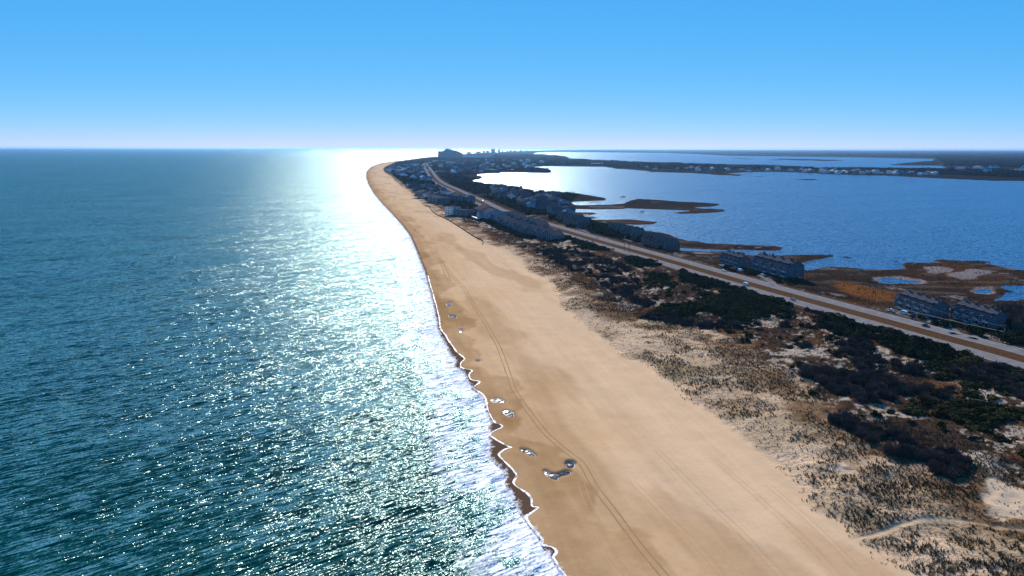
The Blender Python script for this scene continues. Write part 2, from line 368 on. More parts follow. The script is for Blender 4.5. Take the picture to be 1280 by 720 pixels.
# side of road: sign by nearest polyline side -> polygon right of the road
ROAD_P = np.vstack([offset(NW, 10), [W(560, 199, 2)], [(-600, 60000), (60000, 60000), (60000, -300), (500, -300)]])
tR = sdist(X, Y, ROAD_P, 200.)
ms = sst(-1, 3, tR)
m1 = fbm(X, Y, 30, 5, 141, .6); m2 = fbm(X, Y, 90, 4, 143)
mar = np.tile(np.array([.040, .024, .016]), (len(X), 1))
mar = lerp(mar, np.array([.07, .032, .012]), sst(-.1, .4, m2))
mar = lerp(mar, np.array([.018, .013, .011]), sst(.05, .35, m1))
mar = lerp(mar, np.array([.13, .10, .08]), sst(.0, .5, fbm(X*.4, Y, 11, 4, 146, .65))*.7)
mar = lerp(mar, np.array([.30, .25, .22]), sst(.36, .5, m1+.3*fbm(X, Y, 7, 3, 145))*.7)
mo = sst(-6, 4, sdist(X, Y, WP(MARSH_ORANGE, .5), 30.)); mar = lerp(mar, np.array([.20, .075, .018]), mo*(.6+.4*sst(-.3, .2, m1)))
for P in FLATS:
    q = sst(-1.5, 1, sdist(X+2.5*fbm(X, Y, 9, 3, 147), Y+4*fbm(X, Y, 9, 3, 149), P, 20.)); mar = lerp(mar, np.array([.27, .22, .21]), q)
base = lerp(base, mar*.72, ms)
shore = (1-sst(.5, 2.5, T['tB']))*ms*sst(.0, .5, fbm(X, Y, 40, 3, 151)); base = lerp(base, np.array([.30, .25, .2]), shore*.5)
# far country: dark winter woods, pale fields
fr = sst(1700, 3200, T['R'])*np.clip(dz, 0, 1)
f1 = fbm(X, Y, 400, 4, 161)
farc = lerp(np.tile(np.array([.008, .010, .012]), (len(X), 1)), np.array([.02, .014, .012]), sst(.1, .5, f1)*.8)
farc = lerp(farc, np.array([.05, .028, .02]), (1-sst(60, 200, T['tB']))*sst(0, 8, T['tB'])*.7*sst(-.3, .2, f1))
base = lerp(base, farc, fr)
# land behind the beachfront houses is dark
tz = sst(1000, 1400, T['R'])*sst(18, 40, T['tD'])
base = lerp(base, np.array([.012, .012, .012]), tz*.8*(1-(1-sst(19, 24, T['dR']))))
# the foot path and bare hollows of the near dunes
PATH = catmull(WP([(1040,668),(1095,661),(1135,650.5),(1172,647),(1210,648),(1245,652),(1280,657),(1400,668)], 3.5), 4)
pth = 1-sst(.2, 1.3, dist_poly(X, Y, PATH, cap=40.)+.5*g2)
HOLLOW = WP([(1222,603),(1235,594),(1250,594),(1263,603),(1285,612),(1310,640),(1283,645),(1258,648),(1240,643),(1228,625)], 4)
hol = sst(-1, 1.5, sdist(X+g2*3+5*fbm(X, Y, 9, 4, 171), Y+g2*3+5*fbm(X, Y, 9, 4, 173), HOLLOW, 30.))
HOLLOW2 = WP([(1050,572),(1062,566),(1078,577),(1068,588),(1050,592),(1040,587)], 4)
hol = np.maximum(hol, sst(-1, 1.5, sdist(X+g2*3+6*fbm(X, Y, 7, 4, 181), Y+g2*3+6*fbm(X, Y, 7, 4, 183), HOLLOW2, 30.)-1.5))
base = lerp(base, np.array([.50, .37, .25]), np.clip(np.maximum(pth*.4, hol*.85), 0, 1))
COL[:, :3] = np.clip(base, .01, .9)

def sand_material():
    m = mat('ground_sand', rough=.95, spec=.1); n = NT(m); b = n.n['Principled BSDF']
    p = n.pos()
    col = n.attr('col', 'Color')
    f = n.noise(p, .9, 5, .65); f2 = n.noise(p, .12, 4, .6)
    # streaks that run with the beach
    st = n.noise(n.mapping(p, math.radians(98), (.012, .55, 1)), 1.0, 3, .55)
    st2 = n.noise(n.mapping(p, math.radians(103), (.006, .16, 1)), 1.0, 3, .5)
    v = n.math('ADD', n.math('MULTIPLY', n.math('SUBTRACT', f, .5), n.math('ADD', n.math('MULTIPLY', n.attr('dune'), .9), .16)),
               n.math('ADD', n.math('MULTIPLY', n.math('SUBTRACT', st, .5), .14), n.math('MULTIPLY', n.math('SUBTRACT', st2, .5), .34)))
    v = n.math('ADD', n.math('ADD', v, n.math('MULTIPLY', n.math('SUBTRACT', f2, .5), .22)), 1.0)
    c = n.mix(1.0, col, n.new('ShaderNodeCombineColor').outputs[0], 'MULTIPLY')
    cc = n.c = c.node.inputs[7].links[0].from_node
    for i in range(3): n.set(cc.inputs[i], v)
    # fine tuft speckle on dunes and brush
    sp = n.noise(p, 1.9, 3, .7)
    spk = n.math('MULTIPLY', n.step(sp, .53, .62), n.math('MULTIPLY', n.attr('dune'), .75))
    c2 = n.mix(spk, c, (.05, .035, .022))
    film = n.attr('film')
    c3 = n.mix(n.math('MULTIPLY', film, .92), c2, (.075, .045, .030))
    lc = n.noise(n.mapping(p, math.radians(60), (.5, .8, 1)), 1.0, 5, .7, dist=.6)
    lf = n.math('MULTIPLY', n.math('SUBTRACT', lc, n.math('SUBTRACT', .78, n.math('MULTIPLY', n.attr('lace'), .42))), 6, clamp=True)
    c3 = n.mix(n.math('MULTIPLY', lf, n.step(n.attr('lace'), .02, .2)), c3, (.80, .74, .72))
    n.set(b.inputs['Base Color'], c3)
    b.inputs['Roughness'].default_value = .9; b.inputs['Specular IOR Level'].default_value = 0
    bp = n.new('ShaderNodeBump'); bp.inputs['Distance'].default_value = .5; bp.inputs['Strength'].default_value = 1
    hgt = n.math('ADD', n.math('MULTIPLY', st, .25), n.math('MULTIPLY', n.noise(p, .5, 6, .62), n.math('ADD', .18, n.math('MULTIPLY', n.attr('dune'), 1.6))))
    n.set(bp.inputs['Height'], n.math('MULTIPLY', hgt, n.math('SUBTRACT', 1, film)))
    n.l.new(bp.outputs[0], b.inputs['Normal'])
    return m
M_SAND = sand_material()
duneA = np.clip(np.maximum(dz, bz)*(1-np.maximum(pth, hol)*.8), 0, 1)
ter = mesh_np('ground', np.stack([X, Y, Z], 1), Fq, M_SAND, attrs=dict(col=COL, film=film, dune=duneA, lace=lace), smooth=True)
tag(ter, kind='structure')

# ------------------------------------------------------------------ water
SLOPE = 6.5
def water_material(name, base, base2, ocean):
    m = mat(name, base, .12, .5); n = NT(m); b = n.n['Principled BSDF']
    b.inputs['IOR'].default_value = 1.17 if ocean else 1.18
    p = n.pos()
    layers = [(42, 15.0, .065, 2, 4), (47, 3.0, .08, 2, 4), (36, .8, .27, 2, 6), (56, .3, .17, 1, 3)] if ocean else \
             [(15, 2.2, .10, 3, 3), (30, .8, .18, 2, 3), (0, .3, .17, 1, 3)]
    tot = None
    for ang, size, amp, det, _ in layers:
        v = n.mapping(p, math.radians(ang), (1/(size*_), 1/size, 1))
        c = n.noise(v, 1.0, det, .55, 'Color')
        d = n.vmath('SUBTRACT', c, (.5, .5, .5))
        # rotate slopes back: across-crest slope dominates
        r = n.mapping(d, 0, (.85, 1.5, 0)); r2 = n.mapping(r, math.radians(-ang), (1, 1, 1))
        s = n.vmath('SCALE', r2, scale=amp*SLOPE)
        tot = s if tot is None else n.vmath('ADD', tot, s)
    patch = n.noise(n.mapping(p, math.radians(20), (.004, .012, 1)), 1.0, 4, .6)
    tot = n.vmath('SCALE', tot, scale=n.math('ADD', .6, n.math('MULTIPLY', patch, .85 if ocean else .7)))
    nrm = n.vmath('NORMALIZE', n.vmath('ADD', tot, (0, 0, 1)))
    n.set(b.inputs['Normal'], nrm)
    b.inputs['Roughness'].default_value = .17 if ocean else .2; b.inputs['Specular IOR Level'].default_value = .5
    lp = n.noise(n.mapping(p, math.radians(40), (.02, .05, 1)), 1.0, 4, .6)
    col = n.mix(n.step(lp, .3, .7), (*base, 1), (*base2, 1))
    if ocean:
        sh = n.attr('shore')                       # metres seaward of the swash front
        col = n.mix(n.step(sh, 300, 20), col, (.001, .044, .036))
        col = n.mix(n.step(sh, 24, 3), col, (.05, .17, .15))
        q = n.mapping(p, math.radians(50), (.16, .30, 1))
        fo = n.noise(q, 1.6, 5, .72, dist=.8)
        big = n.noise(p, .045, 3, .5)
        # thick by the sand, lacy further out
        lim = n.math('ADD', .305, n.math('MULTIPLY', n.math('POWER', n.math('DIVIDE', sh, 34), .7), .36))
        lim = n.math('ADD', lim, n.math('MULTIPLY', n.math('SUBTRACT', .5, big), .5))
        # a second line of breakers off the beach
        w2 = n.math('ABSOLUTE', n.math('SUBTRACT', n.math('ADD', sh, n.math('MULTIPLY', n.math('SUBTRACT', n.noise(n.mapping(p, 0, (.03, .012, 1)), 1.0, 3, .6), .5), 40)), 18))
        lim = n.math('SUBTRACT', lim, n.math('MULTIPLY', n.step(w2, 5, .5), .10))
        fm = n.math('MULTIPLY', n.math('SUBTRACT', fo, lim), 11, clamp=True)
        fm = n.math('MULTIPLY', fm, n.step(sh, 30, 10))
        col = n.mix(fm, col, (.74, .74, .74))
        n.set(b.inputs['Roughness'], n.math('ADD', .17, n.math('MULTIPLY', fm, .6)))
    # water body under a Fresnel-weighted reflection
    rough = b.inputs['Roughness'].links[0].from_socket if b.inputs['Roughness'].is_linked else b.inputs['Roughness'].default_value
    df = n.new('ShaderNodeBsdfDiffuse'); n.set(df.inputs['Color'], col); n.set(df.inputs['Normal'], nrm)
    gl = n.new('ShaderNodeBsdfGlossy', distribution='GGX'); gl.inputs['Color'].default_value = (.66, .93, .94, 1) if ocean else (.68, .88, 1, 1)
    n.set(gl.inputs['Roughness'], rough); n.set(gl.inputs['Normal'], nrm)
    fr = n.new('ShaderNodeFresnel'); fr.inputs['IOR'].default_value = 1.18 if ocean else 1.125; n.set(fr.inputs['Normal'], nrm)
    f = fr.outputs[0]
    if ocean: f = n.math('MULTIPLY', f, n.math('SUBTRACT', 1, fm))
    mx = n.new('ShaderNodeMixShader'); n.set(mx.inputs[0], f); n.l.new(df.outputs[0], mx.inputs[1]); n.l.new(gl.outputs[0], mx.inputs[2])
    n.l.new(mx.outputs[0], n.n['Material Output'].inputs['Surface']); n.n.remove(b)
    return m
M_OCEAN = water_material('ocean_water', (.0008, .038, .042), (.0008, .050, .043), True)
M_BAY = water_material('bay_water', (.008, .055, .15), (.008, .062, .155), False)
azo = np.radians(np.concatenate([np.arange(-85, -40, 2.5), np.arange(-40, 8, .1), [12, 20, 30]]))
rro = [20.]
while rro[-1] < 60000:
    r = rro[-1]; rro.append(r*(1+(.05 if r < 110 else .006 if r < 420 else .012 if r < 2000 else .03)))
Xo, Yo, Fo = polar_grid(azo, np.array(rro))
so = sdist(Xo, Yo, OCEAN_P, 500.)
keep = (so > -12)[Fo].any(axis=1)
Fo = Fo[keep]; used = np.unique(Fo); rem = np.full(len(Xo), -1); rem[used] = np.arange(len(used))
Xo, Yo, so, Fo = Xo[used], Yo[used], so[used], rem[Fo]
Zo = np.zeros(len(Xo))
# long low swells that steepen and lift towards the beach
ph = (so*.9+fbm(Xo, Yo, 60, 3, 201)*14)/15*2*math.pi
Zo = .22*np.sin(ph)*np.exp(-((so-26)/26)**2)*sst(2, 12, so)*sst(900, 600, np.hypot(Xo, Yo))
oc = mesh_np('ocean', np.stack([Xo, Yo, Zo], 1), Fo, M_OCEAN, attrs=dict(shore=np.clip(so, 0, 500)), smooth=True)
tag(oc, kind='structure')
xb = np.array([[1500, 25000, 0], [-500, 6000, 0], [-330, 2600, 0], [-120, 1700, 0], [40, 1000, 0], [150, 720, 0], [235, 470, 0], [330, 330, 0], [420, 100, 0], [60000, -200, 0], [60000, 60000, 0], [9000, 60000, 0]], float)
me = bpy.data.meshes.new('bay'); me.from_pydata([tuple(v) for v in xb], [], [tuple(range(len(xb)))]); me.materials.append(M_BAY)
bay = bpy.data.objects.new('bay', me); C.objects.link(bay); tag(bay, kind='structure')

# thin white edge of the last wave on the sand, as a ribbon that hugs the ground
M_FOAM = mat('foam', (.85, .85, .85), .6, .3)
_n = NT(M_FOAM); _b = _n.n['Principled BSDF']
_a = _n.noise(_n.pos(), 2.2, 3, .6)
_a2 = _n.noise(_n.pos(), .35, 3, .6)
_n.set(_b.inputs['Alpha'], _n.math('MULTIPLY', _n.step(_a, .34, .5), _n.math('ADD', .25, _n.math('MULTIPLY', _n.step(_a2, .36, .55), .75))))
def ribbon(name, P, width, m, dz=.03, jitter=0, step=None, zf=None):
    P = np.asarray(P, float)
    if step:
        d = np.r_[0, np.cumsum(np.linalg.norm(np.diff(P, axis=0), axis=1))]; t = np.arange(0, d[-1], step)
        P = np.stack([np.interp(t, d, P[:, 0]), np.interp(t, d, P[:, 1])], 1)
    T_ = np.gradient(P, axis=0); T_ /= np.linalg.norm(T_, axis=1)[:, None]+1e-9
    Nn = np.stack([T_[:, 1], -T_[:, 0]], 1)
    w = np.full(len(P), width/2.)
    if jitter: w = w*(1+jitter*fbm(P[:, 0], P[:, 1], 4, 3, 301))
    A = P-Nn*w[:, None]; B = P+Nn*w[:, None]
    V = np.vstack([A, P, B])
    if zf is None: zz = terrain(V[:, 0], V[:, 1])+dz
    else: zz = np.full(len(V), zf)
    k = len(P); i = np.arange(k-1)
    Fq = np.vstack([np.stack([i+k, i+k+1, i+1, i], 1), np.stack([i+2*k, i+2*k+1, i+k+1, i+k], 1)])
    return mesh_np(name, np.column_stack([V, zz]), Fq, m, smooth=True)
SL = catmull(S_W[:58], 3)
o = ribbon('swash_foam', SL, .62, M_FOAM, .05, .9, .5); tag(o, 'thin white line of foam along the edge of the wet sand', 'foam', kind='stuff')
# pools left on the beach: a water sheet inside a hollow, rimmed with foam
M_POOL = mat('pool_water', (.03, .022, .018), .10, .35)
_n = NT(M_POOL); _b = _n.n['Principled BSDF']
_c = _n.noise(_n.mapping(_n.pos(), math.radians(40), (.3, .6, 1)), 1.0, 2, .5, 'Color')
_s = _n.mapping(_n.vmath('SUBTRACT', _c, (.5, .5, .5)), 0, (.45, .45, 0))
_n.set(_b.inputs['Normal'], _n.vmath('NORMALIZE', _n.vmath('ADD', _s, (0, 0, 1))))
for i, P in enumerate(POOLS):
    Q = catmull(np.vstack([P, P[:1]]), 3)[:-1]
    me = bpy.data.meshes.new('tide_pool'); me.from_pydata([(a, b, .52) for a, b in Q], [], [tuple(range(len(Q)))]); me.materials.append(M_POOL)
    o = bpy.data.objects.new('tide_pool', me); C.objects.link(o); tag(o, kind='structure')
    ribbon('pool_foam', np.vstack([Q, Q[:2]]), .28, M_FOAM, .06, .6, .4)
    C.objects[-1]['kind'] = 'stuff'

# haze
def haze():
    bm = bmesh.new(); bmesh.ops.create_cube(bm, size=1)
    bmesh.ops.scale(bm, vec=(126000, 62000, 122), verts=bm.verts)
    bmesh.ops.translate(bm, vec=(0, 30500, 122/2-8), verts=bm.verts)
    me = bpy.data.meshes.new('haze'); bm.to_mesh(me)
    m = bpy.data.materials.new('haze_air'); m.use_nodes = True
    nt = m.node_tree; nt.nodes.remove(nt.nodes['Principled BSDF'])
    v = nt.nodes.new('ShaderNodeVolumePrincipled'); v.inputs['Color'].default_value = (.24, .48, .86, 1)
    v.inputs['Density'].default_value = HAZE; v.inputs['Anisotropy'].default_value = .5
    nt.links.new(v.outputs[0], nt.nodes['Material Output'].inputs['Volume'])
    me.materials.append(m); o = bpy.data.objects.new('haze', me); C.objects.link(o)
    tag(o, 'pale blue air haze over the sea and land', 'haze', kind='stuff')
HAZE = 2e-5
haze()

# ------------------------------------------------------------------ road, tracks
def paved(name, c1, c2, sc=.25):
    m = mat(name, c1, .92, .12); n = NT(m); p = n.pos()
    a = n.noise(p, sc, 4, .6); b = n.noise(p, 2.5, 2, .6)
    c = n.mix(n.step(a, .35, .65), (*c1, 1), (*c2, 1)); c = n.mix(n.math('MULTIPLY', b, .3), c, tuple(v*.8 for v in c1))
    n.set(n.n['Principled BSDF'].inputs['Base Color'], c); return m
M_ROAD = paved('asphalt', (.155, .145, .145), (.19, .18, .175))
M_DRIVE = paved('driveway_paving', (.13, .12, .115), (.20, .185, .17))
M_LINE = mat('road_paint', (.75, .75, .72), .8, .1); M_YEL = mat('road_paint_yellow', (.55, .36, .05), .8, .1)
RZ = 2.62
def road(name, P, w, m, z, **k):
    return tag(ribbon(name, P, w, m, step=k.get('step', 8), zf=z), kind='structure')
near = lambda P, y1: P[P[:, 1] < y1]
road('road', NW, 11.0, M_ROAD, RZ); road('road', SW, 11.0, M_ROAD, RZ)
for base_line in (NW, SW):
    Q = near(base_line, 1500)
    for off, mm in ((-5.0, M_YEL if base_line is NW else M_LINE), (5.0, M_LINE if base_line is NW else M_YEL)):
        road('road_marking', offset(Q, off), .15, mm, RZ+.006)
def dashes(P):
    d = np.r_[0, np.cumsum(np.linalg.norm(np.diff(P, axis=0), axis=1))]; V = []; F = []
    T_ = np.gradient(P, axis=0); T_ /= np.linalg.norm(T_, axis=1)[:, None]
    for t in np.arange(0, d[-1]-4, 12):
        x = np.interp(t, d, P[:, 0]); y = np.interp(t, d, P[:, 1]); tx = np.interp(t, d, T_[:, 0]); ty = np.interp(t, d, T_[:, 1])
        k = len(V)
        for a, b in ((0, -.06), (3, -.06), (3, .06), (0, .06)):
            V.append((x+tx*a+ty*b, y+ty*a-tx*b, RZ+.006))
        F.append((k+3, k+2, k+1, k))
    return V, F
for bl in (NW, SW):
    V, F = dashes(offset(near(bl, 1200), 1.2)); tag(mesh_np('lane_marking', V, F, M_LINE), kind='structure')
def drive(px, w, z=2.55, sm=True):
    P = WP(px, 2.5); P = catmull(P, 5) if sm else P
    o = ribbon('driveway', P, w, M_DRIVE, .07, 0, 2.0); return tag(o, kind='structure')
drive([(968,356.8),(963,351.5),(953,346.2),(938,341.5),(920,336.5),(900,331.5)], 5)
drive([(1196,418.5),(1188,411),(1178,406),(1160,401),(1135,394.5),(1108,387)], 6)
drive([(1215,423.8),(1225,419.5),(1236,420),(1262,421),(1290,424)], 5)
drive([(736,287.5),(748,290.3),(760,294.6),(780,299.5),(803,305.5)], 5)
drive([(722,272.5),(716,277.5),(720,284),(736,291)], 4)
drive([(640,252),(655,256),(676,262),(700,270)], 5)
drive([(504,209.5),(502.5,213.4),(506,217.5),(509,220.3)], 9)

M_TRACK = mat('tyre_track_sand', (.33, .20, .095), .95, .05); M_TRACK2 = mat('faint_track_sand', (.44, .28, .15), .95, .05)
def track(px, gauge=1.9, w=.42, m=M_TRACK):
    P = catmull(WP(px, 2), 8)
    for s_ in (-1, 1):
        Q = offset(P, s_*gauge/2); Q = Q+np.stack([fbm(Q[:, 0], Q[:, 1], 12, 2, 401), fbm(Q[:, 0], Q[:, 1], 12, 2, 403)], 1)*.25
        tag(ribbon('tyre_track', Q, w, m, .02, .5, .8), kind='structure')
track([(838,725),(800,680),(770,640),(748,612),(735,590),(724,575),(712,565),(695,551),(680,537),(665,517),(650,497),(640,478),(632,455),(622,430),(608,405),(592,380),(578,357),(562,340),(549,320),(545,308)])
track([(790,720),(765,690),(747,655),(735,625),(727,600)], 1.9, .2, M_TRACK2)
track([(560,345),(553,330),(545,318),(532,300),(516,284),(500,270)], 2.5, .5)
for px in ([(1050,720),(1010,678),(965,636),(925,600),(890,570)], [(1075,712),(1035,672),(990,630),(960,604)], [(985,725),(930,668),(880,620),(820,560)], [(905,720),(868,676),(830,640),(790,600)]):
    track(px, 1.8, .14, M_TRACK2)

# ------------------------------------------------------------------ vegetation
def foliage(name, c1, c2, c3, rough=.9):
    m = mat(name, c1, rough, .12); n = NT(m); p = n.pos()
    oi = n.new('ShaderNodeObjectInfo').outputs['Random']
    a = n.noise(p, .16, 3, .6); b = n.noise(p, 1.3, 2, .6)
    c = n.mix(n.step(a, .35, .65), (*c1, 1), (*c2, 1)); c = n.mix(n.math('MULTIPLY', n.step(b, .5, .75), .8), c, (*c3, 1))
    h = n.new('ShaderNodeHueSaturation'); n.set(h.inputs['Color'], c); n.set(h.inputs['Value'], n.math('ADD', .7, n.math('MULTIPLY', oi, .6)))
    n.set(n.n['Principled BSDF'].inputs['Base Color'], h.outputs[0]); return m
M_EVER = foliage('evergreen_foliage', (.028, .029, .010), (.042, .040, .014), (.070, .062, .024))
M_FARW = foliage('far_woods_foliage', (.012, .018, .014), (.022, .022, .018), (.035, .030, .024))
M_BARE = foliage('bare_twigs', (.088, .066, .055), (.110, .074, .053), (.16, .115, .085))
M_BARK = mat('bark', (.07, .05, .04), .95, .1)
M_TUFT = None
def leafs(n, ctr, rad, size, seed, twig=False, drop=.0):
    """n small quads through a lumpy volume"""
    r = np.random.default_rng(seed)
    lob = r.normal(0, .42, (6, 3))*rad*[1, 1, .5]; lob[:, 2] = np.abs(lob[:, 2])*.9+.1*rad[2]
    lr = r.uniform(.42, .75, 6)
    k = r.integers(0, 6, n); d = r.normal(size=(n, 3)); d /= np.linalg.norm(d, axis=1)[:, None]
    d[:, 2] = np.where(d[:, 2] < -.2, -d[:, 2], d[:, 2])
    rr = r.uniform(.55, 1.0, n)**.5
    Pn = lob[k]+d*(rr*lr[k])[:, None]*rad
    Pn[:, 2] = np.maximum(Pn[:, 2], .05*rad[2]); Pn += ctr
    if twig:
        u = d+r.normal(0, .35, (n, 3)); u[:, 2] = np.abs(u[:, 2])+.3; u /= np.linalg.norm(u, axis=1)[:, None]; w = r.normal(size=(n, 3)); w -= (w*u).sum(1)[:, None]*u; w /= np.linalg.norm(w, axis=1)[:, None]
        a = u*size*1.5; b = w*size*.13
    else:
        nn = d*.7+r.normal(0, .6, (n, 3)); nn /= np.linalg.norm(nn, axis=1)[:, None]
        a = np.cross(nn, r.normal(size=(n, 3))); a /= np.linalg.norm(a, axis=1)[:, None]; b = np.cross(nn, a)
        s = r.uniform(.6, 1.25, n)[:, None]*size; a = a*s; b = b*s*.7
    V = np.stack([Pn-a*.9-b*.5, Pn+a*.2-b, Pn+a+b*.3, Pn-a*.1+b], 1).reshape(-1, 3)
    F = np.arange(4*n).reshape(n, 4)
    return V, F
def limb_mesh(h, r0, seed):
    r = np.random.default_rng(seed); V = []; F = []
    def tube(p0, p1, a, b, n=5):
        p0 = np.array(p0, float); p1 = np.array(p1, float); d = p1-p0; d /= np.linalg.norm(d)
        u = np.cross(d, [.3, 1, .1]); u /= np.linalg.norm(u); v = np.cross(d, u); k = len(V)
        for i in range(n):
            t = 2*math.pi*i/n; V.append(p0+a*(math.cos(t)*u+math.sin(t)*v))
        for i in range(n):
            t = 2*math.pi*i/n; V.append(p1+b*(math.cos(t)*u+math.sin(t)*v))
        for i in range(n): F.append((k+i, k+(i+1) % n, k+n+(i+1) % n, k+n+i))
    tube((0, 0, -.4), (.1, 0, h*.55), r0, r0*.6); tube((.1, 0, h*.53), (.2, .1, h*.95), r0*.6, r0*.2)
    for i in range(5):
        a = r.uniform(0, 6.28); z = h*r.uniform(.2, .6); L = h*r.uniform(.3, .5)
        tube((.05, 0, z), (L*math.cos(a), L*math.sin(a), z+L*.5), r0*.4, r0*.12, 4)
    return np.array(V), np.array(F)
_spc = {}
def spot(P, where, j):
    w = where[j]; key = (id(where), w)
    if key not in _spc:
        m = [i for i, q in enumerate(where) if q == w]; _spc[key] = (np.percentile(P[m, 0], [25, 75]), np.percentile(P[m, 1], [25, 75]))
    (a, b), (c, d) = _spc[key]; x, y = P[j, 0], P[j, 1]
    h = 'left' if x < a else 'right' if x > b else ''; v = 'near' if y < c else 'far' if y > d else ''
    if not h and not v: return 'amid'
    return 'at '+(v+' ' if v else '')+(h+' ' if h else '')+('corner of' if h and v else 'side of')
ever_protos = []
for i in range(6):
    rad = np.array([1.0, 1.0, .95]); V, F = leafs(430, np.array([0, 0, .12]), rad, .17, 500+i)
    c = mesh_np('crown', V, F, M_EVER); V2, F2 = limb_mesh(1.3, .07, 520+i); t = mesh_np('trunk', V2, F2, M_BARK)
    ever_protos.append((c.data, t.data)); bpy.data.objects.remove(c); bpy.data.objects.remove(t)
bare_protos = []
for i in range(5):
    V, F = leafs(520, np.array([0, 0, .05]), np.array([1, 1, .75]), .30, 540+i, twig=True)
    V2, F2 = limb_mesh(.8, .05, 560+i); Vt = np.vstack([V, V2]); Ft = np.vstack([F, F2+len(V)])
    o = mesh_np('bare_shrub', Vt, Ft, [M_BARE, M_BARK], mi=np.r_[np.zeros(len(F)), np.ones(len(F2))]); bare_protos.append(o.data); bpy.data.objects.remove(o)
low_ever = [leafs(60, np.array([0, 0, .12]), np.array([1, 1, .9]), .36, 580+i) for i in range(5)]
mid_ever = [leafs(170, np.array([0, 0, .12]), np.array([1, 1, .9]), .26, 590+i) for i in range(5)]
mid_bare = [leafs(200, np.array([0, 0, .05]), np.array([1, 1, .75]), .36, 600+i, twig=True) for i in range(5)]
def merged(name, protos, P, R, Hh, m, seed, **k):
    r = np.random.default_rng(seed); Vs = []; Fs = []; off = 0
    if len(P) == 0: return None
    Zg = terrain(P[:, 0], P[:, 1]); kind = r.integers(0, len(protos), len(P)); ang = r.uniform(0, 6.28, len(P))
    for j, (V, F) in enumerate(protos):
        s = np.where(kind == j)[0]
        if len(s) == 0: continue
        ca, sa = np.cos(ang[s])[:, None], np.sin(ang[s])[:, None]
        x = (V[:, 0]*ca-V[:, 1]*sa)*R[s][:, None]+P[s, 0][:, None]; y = (V[:, 0]*sa+V[:, 1]*ca)*R[s][:, None]+P[s, 1][:, None]
        z = V[:, 2]*Hh[s][:, None]+Zg[s][:, None]-.1
        Vs.append(np.stack([x, y, z], 2).reshape(-1, 3)); n = len(V)
        Fs.append((F[None]+(np.arange(len(s))*n)[:, None, None]+off).reshape(-1, 4)); off += n*len(s)
    return mesh_np(name, np.vstack(Vs), np.vstack(Fs), m, **k)
def scatter(poly, spacing, seed, thr=None, z=3.0, isworld=False, jit=.5):
    Q = poly if isworld else WP(poly, z); r = np.random.default_rng(seed)
    x0, y0 = Q.min(0); x1, y1 = Q.max(0)
    gx, gy = np.meshgrid(np.arange(x0, x1, spacing), np.arange(y0, y1, spacing))
    x = gx.ravel()+r.uniform(-jit, jit, gx.size)*spacing; y = gy.ravel()+r.uniform(-jit, jit, gx.size)*spacing
    k = inside(x+3*fbm(x, y, 12, 3, 611), y+3*fbm(x, y, 12, 3, 613), Q)
    if thr is not None: k &= fbm(x, y, 14, 3, seed+7) > thr
    return np.stack([x[k], y[k]], 1)
def px_of(P, z=3.0):
    """photo pixel of map points, only used to leave out what lies outside the view"""
    x = P[:, 0]; y = P[:, 1]; dz = z-H
    f = y*math.cos(PITCH)-dz*math.sin(PITCH); v = y*math.sin(PITCH)+dz*math.cos(PITCH)
    return 640+FPX*x/f, 360-FPX*v/f
TH = {  # thickets: outline, spacing, radius range, height, where it is
 'right': ([(1128,505),(1160,500),(1185,503),(1205,495),(1240,505),(1280,515),(1340,520),(1340,640),(1280,592),(1255,567),(1225,577),(1190,567),(1160,554),(1145,541),(1150,525),(1130,515)], 3.4, (1.6, 3.0), 2.4, .0, 'low thicket on the dunes, lower right'),
 'up': ([(1195,478),(1215,470),(1235,480),(1262,489),(1245,500),(1215,497)], 3.4, (1.5, 2.6), 2.2, -.1, 'low thicket on the dunes, lower right'),
 'road': ([(1093,407),(1110,402),(1127,402),(1160,418),(1188,432),(1195,444),(1171,451),(1138,447),(1115,433),(1096,425)], 4.2, (2.2, 4.2), 5.0, -.6, 'tall roadside clump opposite the blue-grey apartments'),
 'gap': ([(1027,399),(1040,392),(1052,388),(1066,391),(1071,405),(1088,420),(1073,425),(1049,416),(1025,406)], 4.0, (2.0, 3.8), 4.4, -.6, 'roadside clump opposite the orange marsh'),
 'east': ([(1138,461),(1175,447),(1204,440),(1227,438),(1250,449),(1280,459),(1330,472),(1330,492),(1280,479),(1210,482),(1170,471)], 4.2, (1.8, 3.2), 2.8, .0, 'scrub belt by the road, far right'),
 'big': ([(882,367),(916,357),(944,361),(972,361),(983,370),(983,384),(989,396),(949,397),(927,401),(893,396),(854,396),(820,393),(814,387),(837,380),(871,379)], 4.2, (2.0, 4.0), 3.8, -.28, 'large thicket in mid-picture'),
 'strip': ([(848,337.5),(865,334.5),(899,349),(921,354.5),(915,359),(879,360),(854,351.6)], 4.2, (2.2, 3.9), 4.4, -.5, 'thin strip along the seaward road edge'),
 'mid': ([(780.6,323.5),(797,320.5),(823,320.5),(827,331),(820,334),(792,332)], 4.4, (2.2, 4.0), 4.4, -.45, 'clump beside the two utility poles'),
 'mid2': ([(792,352),(805,340),(831,342),(842,350),(838,362),(826,353),(800,355)], 5.2, (2.0, 3.4), 3.2, .0, 'open dune scrub seaward of the road'),
 'far': ([(718,296),(730,297),(757,303),(768,309),(760,313),(730,311),(716,304)], 5, (2.4, 4), 4.2, -.3, 'clump opposite the brown-roofed row houses'),
 'grove': ([(596,262),(612,275),(640,290),(672,300),(700,303),(706,299),(690,302),(660,299),(636,291),(612,280),(600,270)], 4.2, (2.4, 4), 5, -.45, 'grove seaward of the grey row houses'),
 'verge': ([(655,277),(690,288),(720,296),(722,300),(700,298),(672,288),(655,281)], 4.6, (2.4, 4), 5, -.4, 'line between grey row houses and road'),
}
ev = []
